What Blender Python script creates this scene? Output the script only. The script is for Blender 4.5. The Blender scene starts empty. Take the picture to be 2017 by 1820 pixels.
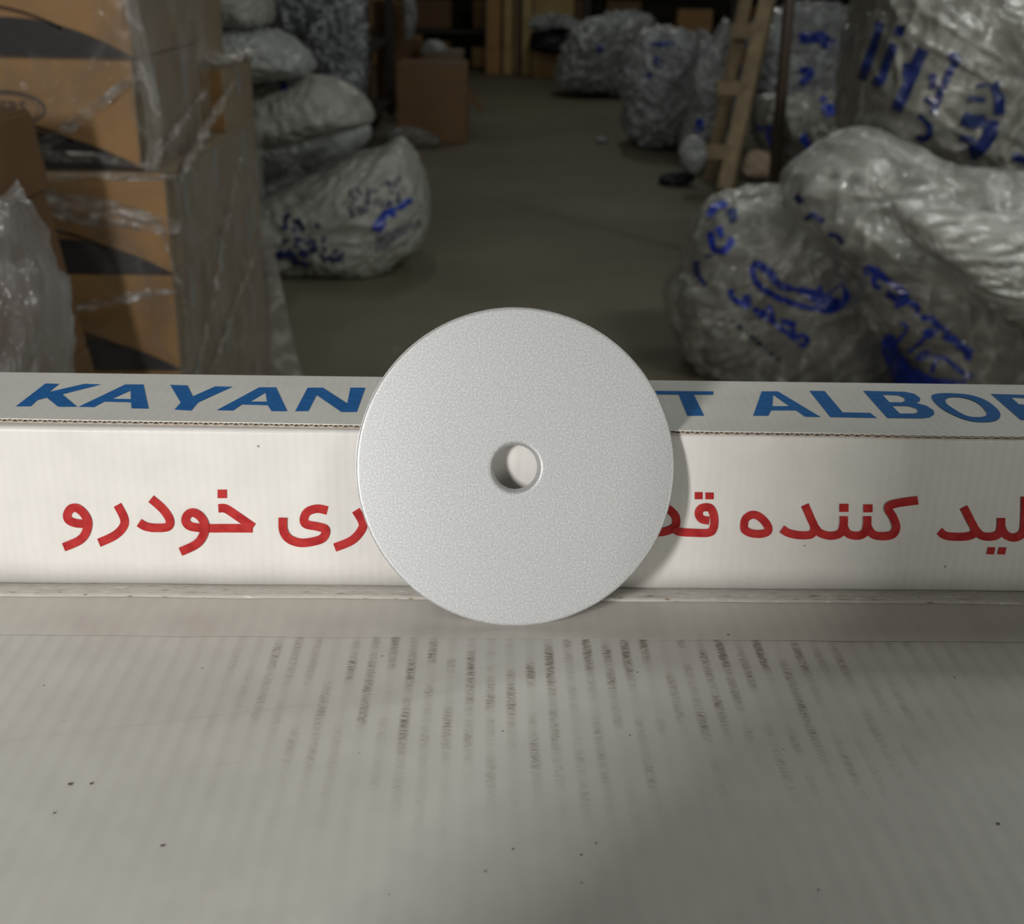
import bpy, bmesh, math, random
import numpy as np
from mathutils import Vector, Matrix, noise
from mathutils.bvhtree import BVHTree
from mathutils.geometry import tessellate_polygon
random.seed(7)
sc = bpy.context.scene
C = sc.collection
R_ = math.radians

# ------------------------------------------------------------------ camera
cam_d = bpy.data.cameras.new('camera'); cam = bpy.data.objects.new('camera', cam_d); C.objects.link(cam)
CAM = Vector((0, 0, 1.15))
ROT = Matrix.Rotation(R_(-1.4), 3, 'Z') @ Matrix.Rotation(R_(68), 3, 'X') @ Matrix.Rotation(R_(1.15), 3, 'Z')
cam.matrix_world = Matrix.Translation(CAM) @ ROT.to_4x4()
cam_d.sensor_fit = 'HORIZONTAL'; cam_d.sensor_width = 36; cam_d.lens = 36 * 2400 / 2017
cam_d.clip_start = 0.02; cam_d.clip_end = 60
cam_d.dof.use_dof = True; cam_d.dof.focus_distance = 0.465; cam_d.dof.aperture_fstop = 17
sc.camera = cam

# ------------------------------------------------------------------ world, lamps, exposure
w = bpy.data.worlds.new('world'); sc.world = w; w.use_nodes = True
w.node_tree.nodes['Background'].inputs[0].default_value = (0.90, 0.89, 0.82, 1)
w.node_tree.nodes['Background'].inputs[1].default_value = 0.050
def area(name, loc, target, size, power, col, size_y=None):
    l = bpy.data.lights.new(name, 'AREA'); l.energy = power; l.color = col
    l.shape = 'RECTANGLE'; l.size = size; l.size_y = size_y or size
    o = bpy.data.objects.new(name, l); C.objects.link(o); o.location = loc
    o.rotation_euler = (Vector(target) - Vector(loc)).to_track_quat('-Z', 'Y').to_euler(); return o
area('bench_lamp', (-.76, -.88, 1.42), (-.02, .43, .95), .16, 21.5, (1.0, .968, .935), .30)
area('right_fill_light', (1.7, -1.3, 1.25), (0.2, .43, .95), .9, 13.5, (1.0, .985, .90))  # soft fill added from behind right to lift the shaded side
area('ceiling_tube_light', (-.5, 1.5, 2.9), (-.1, .6, .9), 1.2, 4.2, (.98, 1.0, .94), .12)
area('ceiling_tube_light', (1.75, 1.9, 2.5), (1.2, 3.4, .4), 1.2, 27, (.97, 1.0, .96), .12)
area('ceiling_tube_light', (2.1, 4.2, 3.4), (1.7, 3.9, 0), 1.3, 11, (.95, 1.0, .96), .12)
area('ceiling_tube_light', (-0.6, 6.8, 3.6), (-.5, 6.8, 0), 1.3, 8, (.95, 1.0, .95), .12)
area('ceiling_tube_light', (1.2, 11.5, 3.8), (1.0, 11.5, 0), 1.3, 16, (.97, 1.0, .90), .15)
area('ceiling_tube_light', (-2.2, 3.0, 3.2), (-1.5, 3.0, 0), 1.0, 2.5, (1.0, .95, .88), .12)
sc.view_settings.view_transform = 'Standard'; sc.view_settings.look = 'None'
sc.view_settings.exposure = 0.0; sc.view_settings.gamma = 1.0
sc.view_settings.use_curve_mapping = False

# ------------------------------------------------------------------ helpers
def ray(x, y):
    return ROT @ Vector(((x - 1008.5) / 2400, (910 - y) / 2400, -1))
def on_z(x, y, z):
    d = ray(x, y); return CAM + d * ((z - CAM.z) / d.z)
def on_y(x, y, Y):
    d = ray(x, y); return CAM + d * (Y / d.y)
def crop(pts, ox, oy, s):
    return [(ox + a / s, oy + b / s) for a, b in pts]

def mesh_obj(name, verts, faces, mat, parent=None, smooth=False):
    me = bpy.data.meshes.new(name); me.from_pydata([tuple(v) for v in verts], [], faces); me.update()
    if mat: me.materials.append(mat)
    if smooth: me.polygons.foreach_set('use_smooth', [True] * len(me.polygons))
    o = bpy.data.objects.new(name, me); C.objects.link(o)
    if parent: o.parent = parent
    return o
def bm_obj(name, bm, mat, parent=None, smooth=False):
    me = bpy.data.meshes.new(name); bm.to_mesh(me); bm.free()
    if mat: me.materials.append(mat)
    if smooth: me.polygons.foreach_set('use_smooth', [True] * len(me.polygons))
    o = bpy.data.objects.new(name, me); C.objects.link(o)
    if parent: o.parent = parent
    return o
def tag(o, label=None, cat=None, group=None, kind=None):
    if label: o['label'] = label
    if cat: o['category'] = cat
    if group: o['group'] = group
    if kind: o['kind'] = kind
    return o
def empty(name, loc=(0, 0, 0), rot=(0, 0, 0), **k):
    o = bpy.data.objects.new(name, None); C.objects.link(o); o.location = loc; o.rotation_euler = rot
    o.empty_display_size = .05
    return tag(o, **k)
def box_bm(bm, x0, x1, y0, y1, z0, z1, bev=0):
    r = bmesh.ops.create_cube(bm, size=1)
    vs = r['verts']
    for v in vs:
        v.co = Vector((x0 + (v.co.x + .5) * (x1 - x0), y0 + (v.co.y + .5) * (y1 - y0), z0 + (v.co.z + .5) * (z1 - z0)))
    if bev:
        es = list({e for v in vs for e in v.link_edges})
        bmesh.ops.bevel(bm, geom=es, offset=bev, segments=2, affect='EDGES', profile=.6)
def box(name, x0, x1, y0, y1, z0, z1, mat, parent=None, bev=0):
    bm = bmesh.new(); box_bm(bm, x0, x1, y0, y1, z0, z1, bev)
    return bm_obj(name, bm, mat, parent)
def bar_bm(bm, a, b, wx, wy, bev=0.002):
    a = Vector(a); b = Vector(b); d = b - a
    q = d.to_track_quat('Z', 'Y')
    r = bmesh.ops.create_cube(bm, size=1); vs = r['verts']
    for v in vs:
        v.co = a + q @ Vector((v.co.x * wx, v.co.y * wy, (v.co.z + .5) * d.length))

# ------------------------------------------------------------------ materials
def new_mat(name):
    m = bpy.data.materials.new(name); m.use_nodes = True
    nt = m.node_tree; return m, nt, nt.nodes['Principled BSDF']
def N(nt, t, **k):
    n = nt.nodes.new(t)
    for a, b in k.items():
        if hasattr(n, a): setattr(n, a, b)
        else: n.inputs[a].default_value = b
    return n
def math_n(nt, op, a, b=None):
    n = nt.nodes.new('ShaderNodeMath'); n.operation = op
    for i, v in enumerate((a, b)):
        if v is None: continue
        if isinstance(v, (int, float)): n.inputs[i].default_value = v
        else: nt.links.new(v, n.inputs[i])
    return n.outputs[0]
def coords(nt, scale=(1, 1, 1), space='Object'):
    tc = nt.nodes.new('ShaderNodeTexCoord'); mp = nt.nodes.new('ShaderNodeMapping')
    mp.inputs['Scale'].default_value = scale
    nt.links.new(tc.outputs[space], mp.inputs[0]); return mp.outputs[0]
def noise_n(nt, vec, scale, detail=3, rough=.5):
    n = nt.nodes.new('ShaderNodeTexNoise'); n.inputs['Scale'].default_value = scale
    n.inputs['Detail'].default_value = detail; n.inputs['Roughness'].default_value = rough
    nt.links.new(vec, n.inputs['Vector']); return n.outputs['Fac']
def ramp(nt, fac, stops):
    r = nt.nodes.new('ShaderNodeValToRGB'); e = r.color_ramp.elements
    while len(e) < len(stops): e.new(.5)
    for i, (p, c) in enumerate(stops):
        e[i].position = p; e[i].color = (*c, 1) if len(c) == 3 else c
    nt.links.new(fac, r.inputs[0]); return r.outputs[0]
def bump(nt, bsdf, h, strength, dist):
    b = nt.nodes.new('ShaderNodeBump'); b.inputs['Strength'].default_value = strength
    b.inputs['Distance'].default_value = dist
    nt.links.new(h, b.inputs['Height']); nt.links.new(b.outputs[0], bsdf.inputs['Normal'])
def mixc(nt, fac, a, b):
    n = nt.nodes.new('ShaderNodeMix'); n.data_type = 'RGBA'
    for s, v in ((0, fac), (6, a), (7, b)):
        if isinstance(v, (int, float)): n.inputs[s].default_value = v
        elif isinstance(v, tuple): n.inputs[s].default_value = (*v, 1)
        else: nt.links.new(v, n.inputs[s])
    return n.outputs[2]
def simple(name, col, rough=.6, metal=0, var=.12, scale=40, bmp=0, spec=.5, coat=0):
    m, nt, b = new_mat(name)
    v = coords(nt); f = noise_n(nt, v, scale, 4)
    c0 = tuple(x * (1 - var) for x in col); c1 = tuple(min(1, x * (1 + var)) for x in col)
    nt.links.new(ramp(nt, f, [(.3, c0), (.7, c1)]), b.inputs['Base Color'])
    b.inputs['Roughness'].default_value = rough; b.inputs['Metallic'].default_value = metal
    b.inputs['Specular IOR Level'].default_value = spec; b.inputs['Coat Weight'].default_value = coat
    if bmp: bump(nt, b, f, .5, bmp)
    return m

def white_board(name, flute_axis, base=(.715, .70, .67), amt=.06, period=.0039, dirt=False, rough=.42):
    """white lined corrugated board: faint flute stripes across the given axis, fibre mottling, specks"""
    m, nt, b = new_mat(name)
    v = coords(nt)
    sep = nt.nodes.new('ShaderNodeSeparateXYZ'); nt.links.new(v, sep.inputs[0])
    mott = noise_n(nt, v, 60, 4)
    warp = noise_n(nt, v, 25, 2)
    x = math_n(nt, 'ADD', sep.outputs[0], math_n(nt, 'MULTIPLY', warp, .0012))
    st = math_n(nt, 'SINE', math_n(nt, 'MULTIPLY', x, 2 * math.pi / period))
    sv = coords(nt, (160, 9, 9)); stn = noise_n(nt, sv, 1, 2)
    k = math_n(nt, 'MULTIPLY', st, math_n(nt, 'MULTIPLY', stn, amt))
    val = math_n(nt, 'ADD', 1 - .08, math_n(nt, 'ADD', k, math_n(nt, 'MULTIPLY', mott, .20)))
    col = nt.nodes.new('ShaderNodeVectorMath'); col.operation = 'SCALE'
    col.inputs[0].default_value = base; nt.links.new(val, col.inputs['Scale'])
    out = col.outputs[0]
    # sparse specks
    vo = nt.nodes.new('ShaderNodeTexVoronoi'); vo.inputs['Scale'].default_value = 62
    nt.links.new(v, vo.inputs['Vector'])
    sp = math_n(nt, 'LESS_THAN', vo.outputs['Distance'], .035)
    gate = math_n(nt, 'GREATER_THAN', noise_n(nt, v, 31, 1), .50)
    sp = math_n(nt, 'MULTIPLY', math_n(nt, 'MULTIPLY', sp, gate), .6)
    out = mixc(nt, sp, out, (.10, .08, .06))
    if dirt:
        # rubbed-on soot that caught the crests of the flutes, 7.4 mm apart, running towards the front edge
        xs = math_n(nt, 'ADD', sep.outputs[0], math_n(nt, 'MULTIPLY', noise_n(nt, coords(nt, (0, 14, 0)), 1, 2), .0012))
        fr = math_n(nt, 'ABSOLUTE', math_n(nt, 'SUBTRACT', math_n(nt, 'FRACT', math_n(nt, 'DIVIDE', xs, .0071)), .5))
        line = math_n(nt, 'SMOOTH_MIN', math_n(nt, 'MAXIMUM', math_n(nt, 'MULTIPLY', math_n(nt, 'SUBTRACT', .30, fr), 5.0), 0), 1)
        line.node.inputs[2].default_value = .2
        rowid = math_n(nt, 'FLOOR', math_n(nt, 'DIVIDE', xs, .0071))
        cmb = nt.nodes.new('ShaderNodeCombineXYZ'); nt.links.new(math_n(nt, 'MULTIPLY', rowid, 3.7), cmb.inputs[0])
        nt.links.new(math_n(nt, 'MULTIPLY', sep.outputs[1], 30), cmb.inputs[1])
        streak = noise_n(nt, cmb.outputs[0], 1, 3, .6)
        streak = math_n(nt, 'MAXIMUM', math_n(nt, 'MULTIPLY', math_n(nt, 'SUBTRACT', streak, .43), 8), 0)
        fine = noise_n(nt, coords(nt, (330, 1100, 1)), 1, 8, .72)
        fine = math_n(nt, 'MAXIMUM', math_n(nt, 'MULTIPLY', math_n(nt, 'SUBTRACT', fine, .40), 4.5), 0)
        # patch where it was rubbed: x -0.085..0.17, strongest just in front of the tape, fading out 9 cm nearer
        mr = nt.nodes.new('ShaderNodeMapRange'); mr.interpolation_type = 'SMOOTHSTEP'
        nt.links.new(sep.outputs[0], mr.inputs[0]); mr.inputs[1].default_value = -.115; mr.inputs[2].default_value = -.03
        mr2 = nt.nodes.new('ShaderNodeMapRange'); mr2.interpolation_type = 'SMOOTHSTEP'
        nt.links.new(sep.outputs[0], mr2.inputs[0]); mr2.inputs[1].default_value = .21; mr2.inputs[2].default_value = .07
        mr3 = nt.nodes.new('ShaderNodeMapRange'); mr3.interpolation_type = 'SMOOTHSTEP'
        nt.links.new(sep.outputs[1], mr3.inputs[0]); mr3.inputs[1].default_value = .262; mr3.inputs[2].default_value = .400
        mr4 = nt.nodes.new('ShaderNodeMapRange')
        nt.links.new(sep.outputs[1], mr4.inputs[0]); mr4.inputs[1].default_value = .3995; mr4.inputs[2].default_value = .398
        msk = math_n(nt, 'MULTIPLY', math_n(nt, 'MULTIPLY', mr.outputs[0], mr2.outputs[0]), math_n(nt, 'MULTIPLY', mr3.outputs[0], mr4.outputs[0]))
        d = math_n(nt, 'MULTIPLY', math_n(nt, 'MULTIPLY', line, streak), math_n(nt, 'MULTIPLY', msk, fine))
        d = math_n(nt, 'MINIMUM', math_n(nt, 'MULTIPLY', d, .85), .80)
        out = mixc(nt, d, out, (.115, .085, .052))
        faint = math_n(nt, 'MULTIPLY', math_n(nt, 'MULTIPLY', line, .12), math_n(nt, 'MULTIPLY', mr3.outputs[0], mr4.outputs[0]))
        out = mixc(nt, faint, out, (.34, .30, .25))
    nt.links.new(out, b.inputs['Base Color'])
    b.inputs['Roughness'].default_value = rough; b.inputs['Specular IOR Level'].default_value = .35
    bump(nt, b, math_n(nt, 'ADD', math_n(nt, 'MULTIPLY', st, .5), noise_n(nt, v, 350, 3)), .18, .0002)
    return m
M = {}
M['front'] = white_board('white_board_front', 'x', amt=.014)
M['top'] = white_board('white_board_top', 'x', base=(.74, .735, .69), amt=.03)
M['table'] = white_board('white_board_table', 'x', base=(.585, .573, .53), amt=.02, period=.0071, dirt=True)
M['rawedge'] = simple('raw_board_edge', (.52, .46, .39), .8, scale=300)
M['flute_shade'] = simple('flute_hollow_shade', (.045, .028, .020), .9)

def ink(name, col, dark):
    m, nt, b = new_mat(name); v = coords(nt, (220, 900, 220)); f = noise_n(nt, v, 1, 3)
    nt.links.new(ramp(nt, f, [(.35, dark), (.62, col)]), b.inputs['Base Color'])
    b.inputs['Roughness'].default_value = .7; b.inputs['Specular IOR Level'].default_value = .15
    return m
M['blue'] = ink('blue_print', (.022, .160, .460), (.014, .115, .350))
M['red'] = ink('red_print', (.47, .038, .036), (.36, .020, .022))
M['bagblue'] = simple('bag_blue_print', (.010, .035, .33), .35, var=.35, scale=25, coat=.4)
M['bagnavy'] = simple('bag_navy_print', (.008, .018, .10), .35, var=.4, scale=25, coat=.4)
M['bagblue2'] = simple('bag_blue_print_faded', (.015, .028, .10), .4, var=.4, scale=25)
M['charcoal'] = simple('charcoal_print', (.060, .052, .056), .7, var=.1, scale=300)
M['brownink'] = simple('brown_print', (.070, .045, .030), .7, var=.1)

def silver():
    m, nt, b = new_mat('silver_flake_paint'); v = coords(nt)
    f1 = noise_n(nt, v, 1450, 2, .6); f2 = noise_n(nt, v, 2600, 1, .5)
    nt.links.new(ramp(nt, f1, [(.28, (.39, .40, .405)), (.5, (.47, .482, .488)), (.76, (.65, .66, .665))]), b.inputs['Base Color'])
    b.inputs['Metallic'].default_value = .30; b.inputs['Roughness'].default_value = .48
    b.inputs['Coat Weight'].default_value = .25; b.inputs['Coat Roughness'].default_value = .12
    bump(nt, b, f2, .10, .0002); return m
M['silver'] = silver()

def kraft(name, col, gloss=.55):
    m, nt, b = new_mat(name); v = coords(nt); f = noise_n(nt, v, 9, 4)
    g = noise_n(nt, coords(nt, (300, 300, 20)), 1, 2)
    c = ramp(nt, f, [(.3, tuple(x * .88 for x in col)), (.7, tuple(x * 1.1 for x in col))])
    nt.links.new(mixc(nt, math_n(nt, 'MULTIPLY', g, .15), c, tuple(x * .6 for x in col)), b.inputs['Base Color'])
    b.inputs['Roughness'].default_value = gloss; return m
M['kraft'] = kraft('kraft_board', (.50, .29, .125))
M['kraft_grey_and_shade'] = kraft('kraft_board_grey_and_shade', (.20, .155, .105))  # grey board, also painted shade for the stack cartons' sides and tops
M['kraft_dark'] = kraft('kraft_board_dark', (.20, .105, .04))
M['kraft_umber'] = kraft('kraft_board_umber', (.13, .07, .03))
M['kraft_deep'] = kraft('kraft_board_deep', (.22, .12, .035))
M['tape_grey'] = simple('grey_label_tape', (.20, .20, .19), .35)
M['wood'] = simple('rough_timber', (.25, .175, .10), .8, var=.3, scale=14, bmp=.002)
M['wood_pale'] = simple('pale_timber', (.33, .25, .15), .8, var=.25, scale=14, bmp=.002)
M['steel'] = simple('dark_steel', (.055, .05, .045), .5, metal=.4)
M['rust'] = simple('brown_pole_steel', (.07, .05, .035), .55)
M['black'] = simple('black_plastic', (.015, .015, .018), .35)

def plastic(name, col, dark, alpha=1.0, scale=7, rough=.42, bmpd=.004, fine=34, spec=.4, coat=.7, veil=.5):
    """crumpled polyethylene: milky folds over duller contents, a glossy skin with its own fine crumple"""
    m, nt, b = new_mat(name); v = coords(nt)
    rv = nt.nodes.new('ShaderNodeVectorMath'); rv.operation = 'MULTIPLY_ADD'
    nz = nt.nodes.new('ShaderNodeTexNoise'); nz.inputs['Scale'].default_value = 4; nt.links.new(v, nz.inputs['Vector'])
    nt.links.new(nz.outputs['Color'], rv.inputs[0]); rv.inputs[1].default_value = (.3, .3, .3); nt.links.new(v, rv.inputs[2])
    wv = rv.outputs[0]
    def ridge(s_, d=1): return math_n(nt, 'ABSOLUTE', math_n(nt, 'SUBTRACT', noise_n(nt, wv, s_, d), .5))
    f = noise_n(nt, v, scale, 5, .6)
    c = ramp(nt, f, [(.33, dark), (.62, col)])
    ra = ridge(fine * .25, 2); rb = ridge(fine, 2)
    fold = ramp(nt, ra, [(.0, (1, 1, 1)), (.035, (.25, .25, .25)), (.10, (0, 0, 0))])
    c = mixc(nt, math_n(nt, 'MULTIPLY', fold, veil), c, tuple(min(.8, x * 1.9 + .04) for x in col))
    nt.links.new(c, b.inputs['Base Color'])
    nt.links.new(math_n(nt, 'ADD', rough, math_n(nt, 'MULTIPLY', noise_n(nt, v, 11, 2), .2)), b.inputs['Roughness'])
    b.inputs['Specular IOR Level'].default_value = spec
    b.inputs['Coat Weight'].default_value = coat; b.inputs['Coat Roughness'].default_value = .14
    h = math_n(nt, 'ADD', ra, math_n(nt, 'MULTIPLY', rb, .3))
    bump(nt, b, h, .9, bmpd * 2.5)
    b2 = nt.nodes.new('ShaderNodeBump'); b2.inputs['Distance'].default_value = bmpd * 2.2
    nt.links.new(math_n(nt, 'ADD', math_n(nt, 'MULTIPLY', ra, 1.6), math_n(nt, 'MULTIPLY', rb, .9)), b2.inputs['Height']); nt.links.new(b2.outputs[0], b.inputs['Coat Normal'])
    if alpha < 1: b.inputs['Alpha'].default_value = alpha
    return m
def skin(name, col, base=.30, fine=22, bmpd=.006, veil=.55, rough=.3):
    """thin clear polyethylene skin: milky where folded or seen edge-on, with glossy crumples"""
    m, nt, b = new_mat(name); v = coords(nt); out = nt.nodes['Material Output']
    rv = nt.nodes.new('ShaderNodeVectorMath'); rv.operation = 'MULTIPLY_ADD'
    nz = nt.nodes.new('ShaderNodeTexNoise'); nz.inputs['Scale'].default_value = 4; nt.links.new(v, nz.inputs['Vector'])
    nt.links.new(nz.outputs['Color'], rv.inputs[0]); rv.inputs[1].default_value = (.3, .3, .3); nt.links.new(v, rv.inputs[2])
    wv = rv.outputs[0]
    def ridge(s_, d=1): return math_n(nt, 'ABSOLUTE', math_n(nt, 'SUBTRACT', noise_n(nt, wv, s_, d), .5))
    ra = ridge(fine * .25, 2); rb = ridge(fine, 2)
    fold = ramp(nt, ra, [(.0, (1, 1, 1)), (.03, (.35, .35, .35)), (.09, (0, 0, 0))])
    cloud = ramp(nt, noise_n(nt, v, 5, 4), [(.4, (0, 0, 0)), (.7, (1, 1, 1))])
    lw = nt.nodes.new('ShaderNodeLayerWeight'); lw.inputs['Blend'].default_value = .35
    fac = math_n(nt, 'ADD', base, math_n(nt, 'MULTIPLY', fold, veil))
    fac = math_n(nt, 'ADD', fac, math_n(nt, 'MULTIPLY', cloud, .22))
    fac = math_n(nt, 'MINIMUM', math_n(nt, 'ADD', fac, math_n(nt, 'MULTIPLY', math_n(nt, 'POWER', lw.outputs['Facing'], 2.5), .6)), .93)
    b.inputs['Base Color'].default_value = (*col, 1); b.inputs['Roughness'].default_value = rough
    b.inputs['Coat Weight'].default_value = 1.0; b.inputs['Coat Roughness'].default_value = .07
    bump(nt, b, math_n(nt, 'ADD', ra, math_n(nt, 'MULTIPLY', rb, .3)), .8, bmpd)
    b2 = nt.nodes.new('ShaderNodeBump'); b2.inputs['Distance'].default_value = bmpd * 2.4
    rc = ridge(fine * 2.6, 1)
    nt.links.new(math_n(nt, 'ADD', math_n(nt, 'ADD', ra, math_n(nt, 'MULTIPLY', rb, .8)), math_n(nt, 'MULTIPLY', rc, .35)), b2.inputs['Height']); nt.links.new(b2.outputs[0], b.inputs['Coat Normal'])
    tr = nt.nodes.new('ShaderNodeBsdfTransparent'); mx = nt.nodes.new('ShaderNodeMixShader')
    nt.links.new(fac, mx.inputs[0]); nt.links.new(tr.outputs[0], mx.inputs[1]); nt.links.new(b.outputs[0], mx.inputs[2]); nt.links.new(mx.outputs[0], out.inputs[0])
    return m
M['bag'] = skin('bag_film', (.40, .40, .37))
M['bag_light'] = skin('bag_film_pale', (.46, .46, .43), base=.5)
M['bag_grey'] = skin('bag_film_grey', (.30, .295, .26), base=.38)
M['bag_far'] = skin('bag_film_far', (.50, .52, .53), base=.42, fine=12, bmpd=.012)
M['clear'] = skin('clear_film', (.40, .40, .40), base=.08, fine=9, bmpd=.008, veil=.45, rough=.2)
M['sack'] = plastic('woven_sack', (.38, .385, .345), (.27, .272, .24), rough=.55, fine=20, bmpd=.002, spec=.3, coat=.25, veil=.15)
M['sack_pale'] = plastic('woven_sack_pale', (.36, .375, .36), (.25, .26, .25), rough=.5, fine=20, bmpd=.002, spec=.3, coat=.3, veil=.2)
M['foil'] = plastic('grey_foil', (.20, .21, .23), (.09, .095, .11), rough=.3, fine=9, bmpd=.008, spec=.8, scale=4)
M['contents'] = simple('packed_contents', (.20, .195, .165), .7, var=.45, scale=7)
M['contents_dark'] = simple('packed_contents_dark', (.11, .105, .09), .7, var=.45, scale=7)
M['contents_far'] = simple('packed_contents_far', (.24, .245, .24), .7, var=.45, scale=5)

def film(name, base, streak, scale=(3, 3, 14)):
    m, nt, b = new_mat(name); nt.nodes.remove(b)
    out = nt.nodes['Material Output']
    tr = nt.nodes.new('ShaderNodeBsdfTransparent'); gl = nt.nodes.new('ShaderNodeBsdfPrincipled')
    gl.inputs['Base Color'].default_value = (.55, .53, .50, 1); gl.inputs['Roughness'].default_value = .13
    gl.inputs['Specular IOR Level'].default_value = .9
    v = coords(nt, scale); f = noise_n(nt, v, 1.0, 4, .62)
    s = math_n(nt, 'MAXIMUM', math_n(nt, 'MULTIPLY', math_n(nt, 'SUBTRACT', f, .53), 3.5), 0)
    fac = math_n(nt, 'MINIMUM', math_n(nt, 'ADD', base, math_n(nt, 'MULTIPLY', s, streak)), .8)
    cr = math_n(nt, 'ABSOLUTE', math_n(nt, 'SUBTRACT', noise_n(nt, coords(nt), 42, 2), .5))
    bp = nt.nodes.new('ShaderNodeBump'); bp.inputs['Distance'].default_value = .02; nt.links.new(cr, bp.inputs['Height'])
    nt.links.new(bp.outputs[0], gl.inputs['Normal'])
    mx = nt.nodes.new('ShaderNodeMixShader'); nt.links.new(fac, mx.inputs[0])
    nt.links.new(tr.outputs[0], mx.inputs[1]); nt.links.new(gl.outputs[0], mx.inputs[2]); nt.links.new(mx.outputs[0], out.inputs[0])
    return m
M['film'] = skin('stretch_film', (.40, .38, .35), base=-.06, fine=16, bmpd=.008, veil=.25, rough=.25)
M['film_band'] = skin('stretch_film_bunched', (.50, .47, .43), base=.16, fine=34, bmpd=.010, veil=.6, rough=.25)

# ------------------------------------------------------------------ print builders
def smooth_path(pts, closed=False, n=6):
    P = [Vector(p) for p in pts]
    if len(P) < 3 and not closed: return P
    out = []
    L = len(P); rng = range(L if closed else L - 1)
    for i in rng:
        if closed: p0, p1, p2, p3 = P[i - 1], P[i], P[(i + 1) % L], P[(i + 2) % L]
        else: p0, p1, p2, p3 = P[max(i - 1, 0)], P[i], P[i + 1], P[min(i + 2, L - 1)]
        for k in range(n):
            t = k / n; t2 = t * t; t3 = t2 * t
            out.append(.5 * ((2 * p1) + (p2 - p0) * t + (2 * p0 - 5 * p1 + 4 * p2 - p3) * t2 + (3 * p1 - p0 - 3 * p2 + p3) * t3))
    if not closed: out.append(P[-1])
    return out
def ribbon(pts, wid, closed=False, smooth=True, across=1, step=None):
    """2-D ribbon along pts: returns verts2d, quads"""
    P = smooth_path(pts, closed) if smooth else [Vector(p) for p in pts]
    if step:
        Q = [P[0]]
        for a, b in zip(P, P[1:] + ([P[0]] if closed else [])):
            k = max(1, int((b - a).length / step))
            for i in range(1, k + 1): Q.append(a.lerp(b, i / k))
        if closed: Q.pop()
        P = Q
    V, F = [], []; n = len(P)
    for i, p in enumerate(P):
        a = P[i - 1] if (i > 0 or closed) else P[i]; b = P[(i + 1) % n] if (i < n - 1 or closed) else P[i]
        t = (b - a)
        t = t.normalized() if t.length > 1e-9 else Vector((1, 0))
        nn = Vector((-t.y, t.x))
        for k in range(across + 1): V.append(p + nn * wid * (k / across - .5))
    m = across + 1
    for i in range(n if closed else n - 1):
        j = (i + 1) % n
        for k in range(across): F.append((i * m + k, i * m + k + 1, j * m + k + 1, j * m + k))
    return V, F
def poly2d(loops):
    tris = tessellate_polygon([[Vector((p[0], p[1], 0)) for p in l] for l in loops])
    V = [Vector(p[:2]) for l in loops for p in l]
    return V, [tuple(t) for t in tris]
def planar_print(name, pieces, proj, mat, parent, off):
    """pieces: list of (verts2d, faces) in photo pixels mapped by proj onto a flat face, lifted by off"""
    VV, FF = [], []
    for k, (V, F) in enumerate(pieces):
        b = len(VV); VV += [proj(p.x, p.y) + off * (1 + .12 * k + .00003 * i / off.length * .1) for i, p in enumerate(V)]; FF += [tuple(b + i for i in f) for f in F]
    o = mesh_obj(name, VV, FF, mat, parent)
    return o
def surf_print(name, pieces, bvh, mat, parent, lift=.003):
    """ink laid on a curved bag: every vertex is laid on the bag's own surface and lifted along its normal"""
    VV, FF = [], []
    for V, F in pieces:
        ids = []
        for p in V:
            d = ray(p.x, p.y).normalized(); hit, nrm, _, dist = bvh.ray_cast(CAM, d)
            if hit is None: ids.append(None)
            else: ids.append(len(VV)); VV.append(hit + (nrm if nrm.dot(d) < 0 else -nrm) * (lift + len(VV) * 2e-6))
        for f in F:
            if any(ids[i] is None for i in f): continue
            q = [VV[ids[i]] for i in f]
            if max((q[a] - q[a - 1]).length for a in range(len(q))) > .05: continue
            FF.append(tuple(ids[i] for i in f))
    if not FF: return None
    return mesh_obj(name, VV, FF, mat, parent, smooth=True)
def fill_grid(poly, step=5):
    """fill polygon with small quads in pixel space"""
    xs = [p[0] for p in poly]; ys = [p[1] for p in poly]
    def inside(x, y):
        c = False
        for i in range(len(poly)):
            (x1, y1), (x2, y2) = poly[i - 1], poly[i]
            if (y1 > y) != (y2 > y) and x < (x2 - x1) * (y - y1) / (y2 - y1) + x1: c = not c
        return c
    V, F = [], []; x = min(xs)
    while x < max(xs):
        y = min(ys)
        while y < max(ys):
            if inside(x + step / 2, y + step / 2):
                b = len(V); V += [Vector((x, y)), Vector((x + step, y)), Vector((x + step, y + step)), Vector((x, y + step))]
                F.append((b, b + 1, b + 2, b + 3))
            y += step
        x += step
    return V, F
def text_mesh(s, size, name, mat, parent, mtx, thick=0.0):
    cu = bpy.data.curves.new(name, 'FONT'); cu.body = s; cu.size = size; cu.align_x = 'CENTER'; cu.align_y = 'CENTER'; cu.offset = size * .02
    t = bpy.data.objects.new(name, cu); C.objects.link(t)
    me = bpy.data.meshes.new_from_object(t.evaluated_get(bpy.context.evaluated_depsgraph_get()))
    bpy.data.objects.remove(t); me.materials.clear(); me.materials.append(mat)
    o = bpy.data.objects.new(name, me); C.objects.link(o); o.parent = parent; o.matrix_local = mtx; return o

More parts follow.
